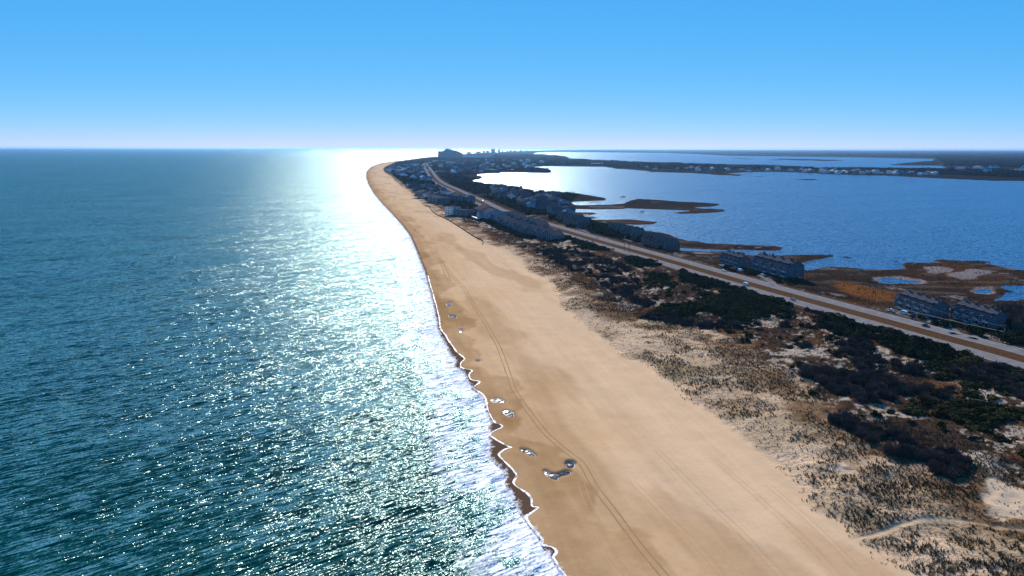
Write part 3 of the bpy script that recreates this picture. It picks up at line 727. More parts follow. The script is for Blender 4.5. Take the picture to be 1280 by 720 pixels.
for i, (k, (poly, sp, rr2, hh, thr, where)) in enumerate(TH.items()):
    P = scatter(poly, sp, 700+i, thr); r = np.random.default_rng(730+i)
    if len(P) == 0: continue
    R = r.uniform(rr2[0], rr2[1], len(P)); Hh = hh*r.uniform(.7, 1.25, len(P))*.62
    for p_, a, b in zip(P, R, Hh): ev.append((p_[0], p_[1], a, b, where))
# single evergreens spread through the brush zone
Q = scatter([(640,308),(700,330),(760,350),(820,398),(880,408),(960,440),(1020,500),(1100,540),(1160,560),(1230,580),(1320,600),(1320,470),(1200,450),(1100,432),(1000,393),(900,360),(800,333),(700,305)], 9, 760, .10)
r = np.random.default_rng(761)
for p_ in Q: ev.append((p_[0], p_[1], r.uniform(1.0, 2.4), r.uniform(1.0, 2.2), 'open scrub between beach and road'))
# beside the bayside houses
for i, (cx, cyy, n, sp, where) in enumerate([(1120,398,9,9,'gardens before the blue-grey apartments'),(1170,408,10,10,'gardens before the blue-grey apartments'),(1226,414,14,14,'garden behind the right-edge utility pole'),(1265,424,8,12,'garden behind the right-edge utility pole'),(908,337,8,10,'gardens before the mid-picture apartments'),(940,342,6,8,'gardens before the mid-picture apartments'),(978,351,6,9,'gardens before the mid-picture apartments'),(793,289,5,5,'gap between the brown-roofed row houses'),(775,298,8,12,'gardens before the brown-roofed row houses'),(820,308,6,10,'gardens before the brown-roofed row houses'),(712,284,7,12,'gardens before the brown-roofed row houses')]):
    c = W(cx, cyy, 3)
    for j in range(n):
        ev.append((c[0]+r.normal(0, sp*.45), c[1]+r.normal(0, sp*.8), r.uniform(1.8, 3.4), r.uniform(2.0, 3.6), where))
ev = np.array([(a, b, c, d, hash(w) % 1) for a, b, c, d, w in ev]), [e[4] for e in ev]
EP, EW = ev
dRr = dist_poly(EP[:, 0], EP[:, 1], NW), dist_poly(EP[:, 0], EP[:, 1], SW)
ok = (np.minimum(dist_poly(EP[:, 0], EP[:, 1], MID), 99) > 17.2+EP[:, 2]*.8)
u, v = px_of(EP); ok &= (u > -30) & (u < 1330) & (v < 760)
_tz = terrain(EP[:, 0], EP[:, 1]); ok &= _tz > .4
EP = EP[ok]; EW = [w for w, k in zip(EW, ok) if k]
dist = np.hypot(EP[:, 0], EP[:, 1]); score = EP[:, 2]*EP[:, 3]/dist**2
order = np.argsort(-score); print('evergreens', len(EP))
Zg = terrain(EP[:, 0], EP[:, 1])
SHAPE = [('small rounded', 0), ('broad dark green', 1), ('tall dark green', 2)]
for j in order[:300]:
    x, y, a, h, _ = EP[j]; w = EW[j]
    t = empty('evergreen_tree', (x, y, Zg[j]-.1), random.uniform(0, 6.28)); t.scale = (a, a, h)
    cd, td = ever_protos[random.randrange(6)]
    for nm, dd in (('crown', cd), ('trunk', td)):
        o = bpy.data.objects.new(nm, dd); C.objects.link(o); o.parent = t
    sz = ['tiny', 'small', 'narrow', 'bushy', 'broad', 'big'][min(5, int(max(0, (a-1.0)/.5)))]
    tag(t, f'{sz} dark evergreen {spot(EP, EW, j)} the {w}', 'tree', 'evergreens in the '+w)
o = merged('evergreen_scrub', mid_ever, EP[order[300:], :2], EP[order[300:], 2], EP[order[300:], 3], M_EVER, 800)
if o: tag(o, 'dark low evergreen scrub scattered over the back dunes', 'scrub', kind='stuff')

# leafless shrubs
BT = {
 'a': ([(1000,455),(1050,462),(1090,465),(1118,480),(1125,488),(1105,500),(1075,505),(1045,495),(1025,480),(1000,470)], 3.0, 'grey brush patch on the near dunes', -.15),
 'b': ([(1035,522),(1060,520),(1100,538),(1140,548),(1180,565),(1212,577),(1218,590),(1200,603),(1170,595),(1135,577),(1090,557),(1050,540)], 2.7, 'grey hollow behind the near dune ridge', -.22),
 'c': ([(1180,448),(1230,442),(1290,462),(1330,478),(1330,520),(1280,500),(1230,480),(1190,470)], 3.6, 'brush belt near the road, right', -.2),
 'd': ([(770,375),(800,370),(830,384),(850,392),(890,398),(950,404),(900,412),(850,405),(800,396)], 3.6, 'brown brush on the landward dune slope', -.15),
 'e': ([(700,310),(760,322),(790,335),(800,360),(780,375),(740,350),(700,330),(660,310)], 4.4, 'brown brush seaward of the road', -.05),
 'f': ([(960,400),(1020,405),(1080,428),(1140,452),(1180,475),(1200,500),(1150,500),(1100,470),(1020,440),(970,420)], 4.0, 'sandy scrub by the road', .05),
 'wood': ([(598,260),(612,262),(625,264),(640,271),(652,277),(665,282),(680,288),(700,295),(703,300),(690,302),(670,300),(655,297),(640,293),(625,285),(612,280),(600,272)], 6.5, 'yards of the grey row houses', -.05),
 'g': ([(1240,395),(1275,390),(1300,400),(1300,420),(1270,415),(1245,405)], 5, 'small wood at the right edge', -.9),
 'h': ([(1010,385),(1050,395),(1090,410),(1060,420),(1020,405)], 4, 'sandy scrub by the road', .0),
}
bs = []; bw = []
for i, (k, (poly, sp, where, thr)) in enumerate(BT.items()):
    P = scatter(poly, sp, 820+i, thr); r = np.random.default_rng(840+i)
    for p_ in P:
        big = k == 'g'
        bs.append((p_[0], p_[1], r.uniform(2.6, 4.4) if big else r.uniform(1.3, 2.6), r.uniform(4.5, 7) if big else r.uniform(1.2, 2.4))); bw.append(where)
BS = np.array(bs); dRr = dist_poly(BS[:, 0], BS[:, 1], MID)
ok = (dRr > 17.5+BS[:, 2]*.7); u, v = px_of(BS); ok &= (u > -30) & (u < 1330) & (v < 760)
BS = BS[ok]; bw = [w for w, k in zip(bw, ok) if k]; print('bare', len(BS))
order = np.argsort(-(BS[:, 2]*BS[:, 3]/np.hypot(BS[:, 0], BS[:, 1])**2)); Zg = terrain(BS[:, 0], BS[:, 1])
for j in order[:280]:
    o = bpy.data.objects.new('bare_shrub', bare_protos[random.randrange(5)]); C.objects.link(o)
    x, y, a, h = BS[j]; o.location = (x, y, Zg[j]-.1); o.rotation_euler.z = random.uniform(0, 6.28); o.scale = (a, a, h/.75)
    sz = (['lowest', 'low', 'wide', 'widest'][min(3, int((a-1.3)/.33))] if h < 3 else ['shortish', 'tall', 'very tall', 'tallest'][min(3, int((h-4.5)/.63))])
    tag(o, f'{sz} leafless shrub {spot(BS, bw, j)} the {bw[j]}', 'shrub', 'leafless shrubs in the '+bw[j])
o = merged('bare_brush', mid_bare, BS[order[280:], :2], BS[order[280:], 2], BS[order[280:], 3], M_BARE, 860)
if o: tag(o, 'grey brown leafless brush covering the back dunes', 'brush', kind='stuff')
# knee-high brush that carpets the back dunes and marsh edge
r = np.random.default_rng(870)
n = 26000; yy = r.uniform(150, 1100, n)**1; xx = r.uniform(-80, 480, n)
Pq = np.stack([xx, yy], 1); zq, Tq = terrain(xx, yy, True)
u, v = px_of(Pq)
pr = sst(-2, 8, Tq['tI'])*sst(-.25, .15, fbm(xx, yy, 18, 5, 131, .62)*-1+.08)*(np.abs(Tq['dR']) > 22)*(zq > .35)
inl_ = inside(xx, yy, ROAD_P); pr = np.where(inl_, .30*sst(-.1, .4, fbm(xx, yy, 30, 4, 141))*sst(1, 5, Tq['tB']), pr)
k = (u > -20) & (u < 1310) & (v < 740) & (r.random(n) < pr)
kk = np.where(k)[0]; print('low brush', len(kk))
low_bare = [leafs(26, np.array([0, 0, .05]), np.array([1, 1, .6]), .5, 880+i, twig=True) for i in range(4)]
o = merged('low_brush', low_bare, Pq[kk], r.uniform(.5, 1.3, len(kk)), r.uniform(.5, 1.1, len(kk)), M_BARE, 871)
tag(o, 'knee-high brown brush carpeting the back dunes', 'brush', kind='stuff')

# dune grass
def tufts():
    r = np.random.default_rng(900); n = 420000
    yy = 140+620*r.random(n)**1.6; xx = -40+460*r.random(n)
    P = np.stack([xx, yy], 1); u, v = px_of(P); k = (u > 500) & (u < 1310) & (v < 740) & (v > 295)
    P = P[k]; xx, yy = P[:, 0], P[:, 1]
    z, T_ = terrain(xx, yy, True)
    g = fbm(xx, yy, 22, 5, 121, .6); g2 = fbm(xx, yy, 5, 4, 123, .6)
    g3 = fbm(xx, yy, 2.2, 3, 125, .6); big = fbm(xx, yy, 45, 3, 129)
    cov = sst(-.05, .55, g*.9+.55*g2+.5*g3+.5*big+.012*np.clip(T_['tD'], -6, 40)-.05)+.04
    pr = cov*sst(-4, 6, T_['tD'])*(1-.75*sst(8, 30, T_['tI']))*(T_['dR'] > 20)
    pth = dist_poly(xx, yy, PATH, cap=30.); pr *= sst(.8, 2, pth)
    hol = np.maximum(sdist(xx, yy, HOLLOW, 30.), sdist(xx, yy, HOLLOW2, 30.)); pr *= 1-.93*sst(-1, 1, hol)
    k = r.random(len(P)) < pr*.85
    P = P[k]; z = z[k]; m = len(P); print('tufts', m)
    if m > 70000: s = r.permutation(m)[:70000]; P = P[s]; z = z[s]; m = 70000
    nb = 5; a = r.uniform(0, 6.28, (m, nb)); h = r.uniform(.28, .62, (m, nb))*r.uniform(.7, 1.3, m)[:, None]; sp = r.uniform(.12, .42, (m, nb)); h = h*(.75+.5*sst(-.2, .4, fbm(P[:, 0], P[:, 1], 18, 3, 905)))[:, None]
    bx = P[:, 0][:, None]+np.cos(a)*.12; by = P[:, 1][:, None]+np.sin(a)*.12
    w = .10; px, py = -np.sin(a)*w, np.cos(a)*w
    tx = bx+np.cos(a)*sp; ty = by+np.sin(a)*sp
    zz = np.repeat(z[:, None], nb, 1)
    V = np.stack([np.stack([bx-px, by-py, zz-.08], -1), np.stack([bx+px, by+py, zz-.08], -1), np.stack([tx+px*.3, ty+py*.3, zz+h], -1), np.stack([tx-px*.3, ty-py*.3, zz+h*.96], -1)], 2).reshape(-1, 3)
    F = np.arange(len(V)).reshape(-1, 4)
    m_ = mat('dune_grass_blades', (.11, .075, .035), .9, .1); nt = NT(m_); p = nt.pos(); q = nt.noise(p, .08, 3, .6); q2 = nt.noise(p, 1.1, 2, .6)
    c = nt.mix(nt.step(q, .4, .6), (.115, .070, .036, 1), (.20, .135, .065, 1)); c = nt.mix(nt.step(nt.noise(p, .05, 3, .6), .56, .66), c, (.11, .08, .03)); c = nt.mix(nt.math('MULTIPLY', nt.step(q2, .45, .6), .7), c, (.05, .03, .018))
    nt.set(nt.n['Principled BSDF'].inputs['Base Color'], c)
    tag(mesh_np('dune_grass', V, F, m_), 'tufts of winter beach grass over the pale dunes', 'grass', kind='stuff')
tufts()

# woods beyond: lumpy crowns over the town, the inland shore and the far woods
def woods(name, region, n, rad, hgt, seed, label, thr=-.1, sc=60, prot=low_ever, m=M_FARW):
    r = np.random.default_rng(seed); Q = WP(region, 3)
    # sample evenly over the photo's view of the land, so that far woods are as dense as near ones look
    R0 = np.array(region); x = r.uniform(R0[:, 0].min(), R0[:, 0].max(), n*3); y = r.uniform(R0[:, 1].min(), R0[:, 1].max(), n*3)
    P = np.array([W(a, b, 3) for a, b in zip(x, y)]); k = inside(P[:, 0], P[:, 1], Q); P = P[k]
    z, T_ = terrain(P[:, 0], P[:, 1], True)
    k = (z > .6) & (T_['dR'] > 22+rad) & (T_['tB'] > 10) & (T_['tD'] > 12) & (fbm(P[:, 0], P[:, 1], sc, 3, seed+3) > thr); P = P[k][:n]
    d = np.hypot(P[:, 0], P[:, 1]); f = np.clip(d/1500, 1, 5)
    s = r.uniform(.7, 1.3, len(P)); print(name, len(P))
    o = merged(name, prot, P, rad*s*f, hgt*r.uniform(.6, 1.2, len(P)), m, seed+1); tag(o, label, 'woods', kind='stuff')
woods('town_woods', [(497,203),(520,199),(545,197),(600,193),(700,192.5),(712,198),(800,203),(905,206),(905,214),(770,210),(690,206),(690,215.5),(630,216),(598,217),(590,226),(600,232),(585,240),(560,229),(545,218),(540,232),(575,252),(540,252),(520,240),(500,225),(489,215)], 9000, 4.2, 6.5, 950, 'dark winter woods between the houses of the far town', -.2, 120)
woods('bayside_woods', [(560,228),(590,227),(612,231),(645,233.5),(665,238),(694,242),(725,243),(712,252),(712,262),(722,272),(735,276),(757,284),(790,287),(800,300),(770,297),(740,289),(700,277),(660,268),(630,256),(600,245)], 2600, 3.6, 6.0, 960, 'dark trees around the houses between the road and the bay', -.16, 40, mid_ever, M_EVER)
woods('beachfront_woods', [(500,222),(520,230),(545,232),(560,240),(590,252),(620,264),(600,275),(575,268),(555,258),(530,249),(512,236)], 2200, 3.2, 5, 970, 'dark trees around the houses on the beachfront', -.25, 30, mid_ever, M_EVER)
woods('shore_woods', [(700,200),(800,204.5),(900,208),(1000,209.5),(1070,211),(1180,212),(1300,212),(1300,223),(1160,217),(1062,215.5),(1000,211.5),(900,211),(840,211),(770,208.5),(700,205)], 5200, 3.2, 8, 980, 'belt of dark trees along the far shore of the bay', -.1, 260)
woods('mainland_woods', [(560,187.6),(700,187.8),(1300,189.5),(1300,212),(1185,207),(1170,197),(1060,194.5),(960,193),(880,191),(700,188.6),(600,190.5),(560,194)], 7000, 3.4, 9, 990, 'hazy blue woods of the mainland along the horizon', -.5, 900)

# ------------------------------------------------------------------ buildings
def shingle(name, c, sc=.5):
    m = mat(name, c, .9, .12); n = NT(m); p = n.pos()
    a = n.noise(p, .35, 3, .6); b = n.noise(n.mapping(p, 0, (.6, .6, 6)), 1.0, 2, .6)
    v = n.math('ADD', .72, n.math('ADD', n.math('MULTIPLY', a, .32), n.math('MULTIPLY', b, .24)))
    h = n.new('ShaderNodeHueSaturation'); h.inputs['Color'].default_value = (*c, 1); n.set(h.inputs['Value'], v)
    n.set(n.n['Principled BSDF'].inputs['Base Color'], h.outputs[0]); return m
WALLS = dict(blue=shingle('blue_grey_shingles', (.105, .115, .13)), grey=shingle('grey_shingles', (.14, .14, .15)), white=shingle('white_siding', (.62, .62, .60)),
             tan=shingle('tan_siding', (.30, .24, .18)), brown=shingle('brown_shingles', (.12, .085, .07)), pale=shingle('pale_blue_siding', (.25, .33, .40)), yellow=shingle('pale_yellow_siding', (.60, .56, .38)))
ROOFS = dict(dark=shingle('dark_roof_shingles', (.065, .065, .075)), brown=shingle('brown_roof_shingles', (.13, .095, .085)), grey=shingle('grey_roof_shingles', (.15, .155, .17)), light=shingle('light_roof', (.45, .46, .48)), blue=shingle('blue_grey_roof', (.10, .125, .16)))
M_TRIM = mat('white_trim', (.55, .55, .55), .7, .3); M_GLASS = mat('window_glass', (.015, .02, .03), .12, .5)
M_WOODP = mat('grey_timber', (.16, .13, .11), .9, .1); M_CONC = mat('pale_concrete', (.42, .42, .40), .9, .1)

class MB:
    def __init__(s): s.V = []; s.F = []; s.M = []
    def box(s, x0, x1, y0, y1, z0, z1, m=0):
        k = len(s.V); s.V += [(x, y, z) for z in (z0, z1) for x, y in ((x0, y0), (x1, y0), (x1, y1), (x0, y1))]
        s.F += [(k+3, k+2, k+1, k), (k+4, k+5, k+6, k+7), (k, k+1, k+5, k+4), (k+1, k+2, k+6, k+5), (k+2, k+3, k+7, k+6), (k+3, k, k+4, k+7)]; s.M += [m]*6; return s
    def gable(s, x0, x1, y0, y1, z0, h, axis='x', th=.22, ov=.5, m=0):
        """two thick roof slopes with overhang; the ridge runs along axis"""
        if axis == 'y':
            t = MB().gable(y0, y1, x0, x1, z0, h, 'x', th, ov, m); k = len(s.V)
            s.V += [(y, x, z) for x, y, z in t.V]; s.F += [tuple(k+i for i in reversed(f)) for f in t.F]; s.M += t.M; return s
        yc = (y0+y1)/2; sl = h/((y1-y0)/2)
        for sg, ye in ((-1, y0-ov), (1, y1+ov)):
            ze = z0-ov*sl; k = len(s.V)
            s.V += [(x0-ov, ye, ze), (x1+ov, ye, ze), (x1+ov, yc, z0+h), (x0-ov, yc, z0+h), (x0-ov, ye, ze+th), (x1+ov, ye, ze+th), (x1+ov, yc, z0+h+th), (x0-ov, yc, z0+h+th)]
            fs = [(0, 3, 2, 1), (4, 5, 6, 7), (0, 1, 5, 4), (1, 2, 6, 5), (2, 3, 7, 6), (3, 0, 4, 7)]
            if sg > 0: fs = [tuple(reversed(f)) for f in fs]
            s.F += [tuple(k+i for i in f) for f in fs]; s.M += [m]*6
        return s
    def prism(s, x0, x1, y0, y1, z0, h, axis='x', m=0):
        """the triangular wall under a gable"""
        yc = (y0+y1)/2; k = len(s.V)
        V = [(x0, y0, z0), (x0, y1, z0), (x0, yc, z0+h), (x1, y0, z0), (x1, y1, z0), (x1, yc, z0+h)]
        if axis == 'y':
            xc = (x0+x1)/2; V = [(x0, y0, z0), (x1, y0, z0), (xc, y0, z0+h), (x0, y1, z0), (x1, y1, z0), (xc, y1, z0+h)]
        s.V += V; s.F += [(k, k+2, k+1), (k+3, k+4, k+5), (k+1, k+2, k+5, k+4), (k, k+3, k+5, k+2)]; s.M += [m]*4; return s
    def hip(s, x0, x1, y0, y1, z0, h, ov=.5, m=0):
        x0 -= ov; x1 += ov; y0 -= ov; y1 += ov; k = len(s.V); i = min((y1-y0)/2, (x1-x0)/2-.05); yc = (y0+y1)/2
        s.V += [(x0, y0, z0), (x1, y0, z0), (x1, y1, z0), (x0, y1, z0), (x0+i, yc, z0+h), (x1-i, yc, z0+h)]
        s.F += [(k, k+1, k+5, k+4), (k+1, k+2, k+5), (k+2, k+3, k+4, k+5), (k+3, k, k+4), (k+3, k+2, k+1, k)]; s.M += [m]*5; return s
    def cyl(s, x, y, z0, z1, r0, r1=None, n=6, m=0):
        r1 = r0 if r1 is None else r1; k = len(s.V)
        for z, rr in ((z0, r0), (z1, r1)):
            for i in range(n): s.V.append((x+rr*math.cos(2*math.pi*i/n), y+rr*math.sin(2*math.pi*i/n), z))
        for i in range(n): s.F.append((k+i, k+(i+1) % n, k+n+(i+1) % n, k+n+i)); s.M.append(m)
        s.F.append(tuple(k+n+i for i in range(n))); s.M.append(m); return s
    def data(s, name, mats):
        me = bpy.data.meshes.new(name); me.from_pydata(s.V, [], s.F)
        for mm in (mats if isinstance(mats, (list, tuple)) else [mats]): me.materials.append(mm)
        me.polygons.foreach_set('material_index', s.M); me.update(); return me
    def build(s, name, mats, parent=None, loc=None):
        o = bpy.data.objects.new(name, s.data(name, mats)); C.objects.link(o)
        if parent: o.parent = parent
        if loc: o.location = loc
        return o
def copy_tree(o, parent=None):
    c = o.copy(); C.objects.link(c); c.parent = parent
    for ch in list(o.children): copy_tree(ch, c)
    return c
def windows(parent, xs, zs, y, w=1.1, h=1.4, face='y', sgn=-1, name='window'):
    """separate windows on a wall: frame + pane"""
    for x in xs:
        for z in zs:
            f = MB(); g = MB(); t = .08
            if face == 'y':
                for a in ((x-w/2-.1, x-w/2, z, z+h), (x+w/2, x+w/2+.1, z, z+h), (x-w/2-.1, x+w/2+.1, z-.1, z), (x-w/2-.1, x+w/2+.1, z+h, z+h+.1)): f.box(a[0], a[1], min(y, y+sgn*t), max(y, y+sgn*t), a[2], a[3])
                g.box(x-w/2, x+w/2, min(y, y+sgn*.03), max(y, y+sgn*.03), z, z+h)
            else:
                for a in ((x-w/2-.1, x-w/2, z, z+h), (x+w/2, x+w/2+.1, z, z+h), (x-w/2-.1, x+w/2+.1, z-.1, z), (x-w/2-.1, x+w/2+.1, z+h, z+h+.1)): f.box(min(y, y+sgn*t), max(y, y+sgn*t), a[0], a[1], a[2], a[3])
                g.box(min(y, y+sgn*.03), max(y, y+sgn*.03), x-w/2, x+w/2, z, z+h)
            fo = f.build(name, M_TRIM, parent); g.build('pane', M_GLASS, fo)

def apartment(wall='blue', roof='dark', L=34, D=13, units=4, name='apartment_building'):
    """row of three-storey seaside apartments on posts, front on local -y, ridge along x"""
    t = empty(name, (0, 0, 0)); Hw = 9.6
    p = MB()
    for i in range(units*2+1):
        for y in (-D/2+.4, 0, D/2-.4): p.box(-L/2+.3+i*(L-.6)/(units*2)-.2, -L/2+.3+i*(L-.6)/(units*2)+.2, y-.2, y+.2, -.4, 2.5)
    p.build('pilings', M_WOODP, t)
    w = MB().box(-L/2, L/2, -D/2, D/2, 2.5, Hw); w.prism(-L/2, L/2, -D/2+1.2, D/2, Hw, 3.3)
    for i in range(units): w.box(-L/2+i*L/units+.6, -L/2+i*L/units+L/units*.46, -D/2-1.1, -D/2, 2.5, Hw-.4)
    w.build('wall', WALLS[wall], t)
    MB().gable(-L/2, L/2, -D/2+1.2, D/2, Hw, 3.3, ov=.45).build('roof', ROOFS[roof], t)
    par = MB(); par.box(-L/2, L/2, -D/2-.02, -D/2+.12, Hw+.02, Hw+1.0)
    par.build('parapet', WALLS[wall], t)
    d = MB()
    for i in range(units):
        x0 = -L/2+i*L/units; d.box(x0+.9, x0+L/units-.9, -D/2+1.5, -D/2+4.4, Hw-.3, Hw+1.9)
    d.build('roof_terrace', ROOFS['dark'], t)
    for i in range(units):
        x0 = -L/2+i*L/units; c = MB().box(x0+L/units*.5-.45, x0+L/units*.5+.45, -.5, .5, Hw+1.5, Hw+4.6); c.box(x0+L/units*.5-.6, x0+L/units*.5+.6, -.65, .65, Hw+4.6, Hw+4.8); c.build('chimney', WALLS[wall], t)
        q = MB()
        for z in (2.55, 5.8): q.box(x0+L/units*.5, x0+L/units-.2, -D/2-1.5, -D/2, z, z+.15); q.box(x0+L/units*.5, x0+L/units-.2, -D/2-1.5, -D/2-1.42, z+1.0, z+1.1)
        for z in (2.55, 5.8):
            for k in range(7): xx = x0+L/units*.5+k*(L/units*.5-.3)/6; q.box(xx, xx+.07, -D/2-1.5, -D/2-1.43, z+.15, z+1.0)
        q.build('balcony', M_TRIM, t)
        windows(t, [x0+L/units*.75], [2.9, 6.15], -D/2, 2.6, 2.0)
        windows(t, [x0+L/units*.27], [3.4, 6.6], -D/2-1.1, 1.6, 1.5)
    windows(t, [-3, 2.5], [3.5, 6.7], L/2, 1.2, 1.4, 'x', 1); windows(t, [-3, 2.5], [3.5, 6.7], -L/2, 1.2, 1.4, 'x', -1)
    return t
def rowhouse(wall='brown', roof='brown', n=3, name='row_house'):
    """terrace with a steep gable for every dwelling, ridges across the row"""
    t = empty(name, (0, 0, 0)); u = 9.0; L = n*u; D = 15
    MB().box(-L/2, L/2, -D/2, D/2, -.4, 6.4).build('wall', WALLS[wall], t)
    for i in range(n):
        x0 = -L/2+i*u; off = (i % 2)*1.6
        g = MB().prism(x0+.05, x0+u-.05, -D/2+off, D/2+off*.5, 6.4, 4.6, 'y'); g.build('gable', WALLS[wall], t)
        MB().gable(x0+.02, x0+u-.02, -D/2+off-.3, D/2+off*.5, 6.4, 4.6, 'y', ov=.3).build('roof', ROOFS[roof], t)
        windows(t, [x0+u*.3, x0+u*.72], [1.2, 4.2], -D/2, 1.5, 1.5); windows(t, [x0+u*.5], [7.2], -D/2+off, 1.3, 1.3)
    windows(t, [-4, 0, 4], [1.2, 4.2], L/2, 1.2, 1.4, 'x', 1); windows(t, [-4, 0, 4], [1.2, 4.2], -L/2, 1.2, 1.4, 'x', -1)
    return t
def house(wall, roof, kind=0, w=12, d=10, fl=2, posts=True, det=True, name='house'):
    t = empty(name, (0, 0, 0)); z0 = 2.3 if posts else -.3; h = z0+fl*2.9+.3
    m = MB().box(-w/2, w/2, -d/2, d/2, z0, h); 
    if kind == 0: m.prism(-w/2, w/2, -d/2, d/2, h, d*.32)
    if kind == 2: m.prism(-w/2, w/2, -d/2, d/2, h, d*.32, 'y' if w < d else 'x')
    m.build('wall', WALLS[wall], t)
    if kind == 0: MB().gable(-w/2, w/2, -d/2, d/2, h, d*.32).build('roof', ROOFS[roof], t)
    elif kind == 1: MB().hip(-w/2, w/2, -d/2, d/2, h, d*.3).build('roof', ROOFS[roof], t)
    elif kind == 2:
        MB().gable(-w/2, w/2, -d/2, d/2, h, d*.32).build('roof', ROOFS[roof], t)
        b = MB().box(-w*.2, w*.2, -d/2-2.4, -d/2, z0, h); b.prism(-w*.2, w*.2, -d/2-2.4, -.5, h, w*.16, 'y'); b.build('front_wing', WALLS[wall], t)
        MB().gable(-w*.2, w*.2, -d/2-2.4, -.3, h, w*.16, 'y', ov=.3).build('wing_roof', ROOFS[roof], t)
    else:
        r_ = MB().box(-w/2-.3, w/2+.3, -d/2-.3, d/2+.3, h, h+.3); r_.build('flat_roof', ROOFS[roof], t)
    if det:
        if posts:
            p = MB()
            for x in (-w/2+.3, 0, w/2-.3):
                for y in (-d/2+.3, 0, d/2-.3): p.box(x-.17, x+.17, y-.17, y+.17, -.4, z0)
            p.build('pilings', M_WOODP, t)
        zs = [z0+.9+2.9*k for k in range(fl)]
        windows(t, [-w*.33, w*.33] if kind == 2 else [-w*.33, 0, w*.33], zs, -d/2, 1.5, 1.4); windows(t, [-d*.22, d*.22], zs, w/2, 1.1, 1.3, 'x', 1); windows(t, [-d*.22, d*.22], zs, -w/2, 1.1, 1.3, 'x', -1)
        q = MB().box(-w/2-.0, w/2, -d/2-2.2 if kind != 2 else -d/2-4.4, -d/2 if kind != 2 else -d/2-2.4, z0-.1, z0+.1); yy = -d/2-2.2 if kind != 2 else -d/2-4.4
        q.box(-w/2, w/2, yy, yy+.08, z0+1, z0+1.1)
        for k in range(9): q.box(-w/2+k*(w-.1)/8, -w/2+k*(w-.1)/8+.1, yy, yy+.08, -.4 if k % 4 == 0 else z0+.1, z0+1.0)
        q.build('deck', M_TRIM if wall in ('white', 'pale') else M_WOODP, t)
        MB().box(w*.2, w*.2+.9, -.4, .5, h, h+d*.32+1.1).build('chimney', WALLS['grey'], t)
    return t
def facing(P): return 0
def put_front(t, pxl, pxr, depth, z=2.5, z0=None, scale_to=None):
    """stand the thing with its front edge on the ground between two photo points, body behind it"""
    a = np.array(W(*pxl, z)); b = np.array(W(*pxr, z)); d = b-a; L = np.linalg.norm(d); d /= L; nrm = np.array([-d[1], d[0]])
    if nrm[1] < 0: nrm = -nrm
    c = (a+b)/2+nrm*depth/2; t.location = (c[0], c[1], ground(*c) if z0 is None else z0); t.rotation_euler.z = math.atan2(d[1], d[0])
    if scale_to: s = L/scale_to; t.scale = (s, (1+s)/2, (1+s)/2)
    return L
A1 = apartment('blue', 'dark', 34, 13, 4); L1 = put_front(A1, (1118, 386), (1160, 400.5), 13, 2.0, 1.2, 34)
tag(A1, 'blue-grey shingled apartment building left of its twin, beside the marsh pond', 'apartments', 'blue-grey apartment buildings beside the road')
A2 = copy_tree(A1); L2 = put_front(A2, (1187, 399), (1234, 414), 13, 2.0, 1.2, 34)
tag(A2, 'blue-grey shingled apartment building nearest the right-edge utility pole', 'apartments')
A3 = copy_tree(A1); L3 = put_front(A3, (899, 329.5), (921, 336.5), 13, 2.0, 1.2, 34); tag(A3, 'shorter grey apartment building in mid-picture, backing onto the bay inlet', 'apartments')
A4 = copy_tree(A1); L4 = put_front(A4, (940, 338), (984, 350.5), 13, 2.0, 1.2, 34); tag(A4, 'longer grey apartment building in mid-picture, beside the marsh and dock', 'apartments')
print('apartment lengths', L1, L2, L3, L4)
R1 = rowhouse('brown', 'brown', 3)
rows = [((801,305.5),(818,310),'brown-roofed row house nearest the bay point, left half'), ((815,309.5),(834,313.5),'brown-roofed row house nearest the bay point, right half'),
        ((758,291.5),(773,296.5),'brown-roofed row house left of the marsh tongue, left half'), ((772,296),(791,301),'brown-roofed row house left of the marsh tongue, right half'),
        ((695,276),(708,281),'brown-roofed row house behind the pale driveway loop, left half'), ((707,281),(724,285.5),'brown-roofed row house behind the pale driveway loop, right half')]
for i, (a, b, lab) in enumerate(rows):
    t = R1 if i == 0 else copy_tree(R1); put_front(t, a, b, 15, 2.2, None, 27); t.scale = (t.scale[0], 1, min(1.15, max(.9, t.scale[0]))); tag(t, lab, 'row house', 'brown-roofed row houses by the bay')
G1 = rowhouse('grey', 'dark', 3)
for i, (a, b, lab) in enumerate([((614,276.5),(632,284),'leftmost grey row house seaward of the road'), ((633,284.5),(655,292.5),'middle grey row house of the seaward row'), ((658,292.5),(690,301.5),'nearest and longest grey row house seaward of the road'), ((628,272.5),(645,279),'back left grey row house closest to the road'), ((648,280),(672,287.5),'back right grey row house closest to the road')]):
    t = G1 if i == 0 else copy_tree(G1); put_front(t, a, b, 15, 2.8, None, 27); t.scale = (t.scale[0], 1, .95); tag(t, lab, 'row house', 'grey row houses seaward of the road')
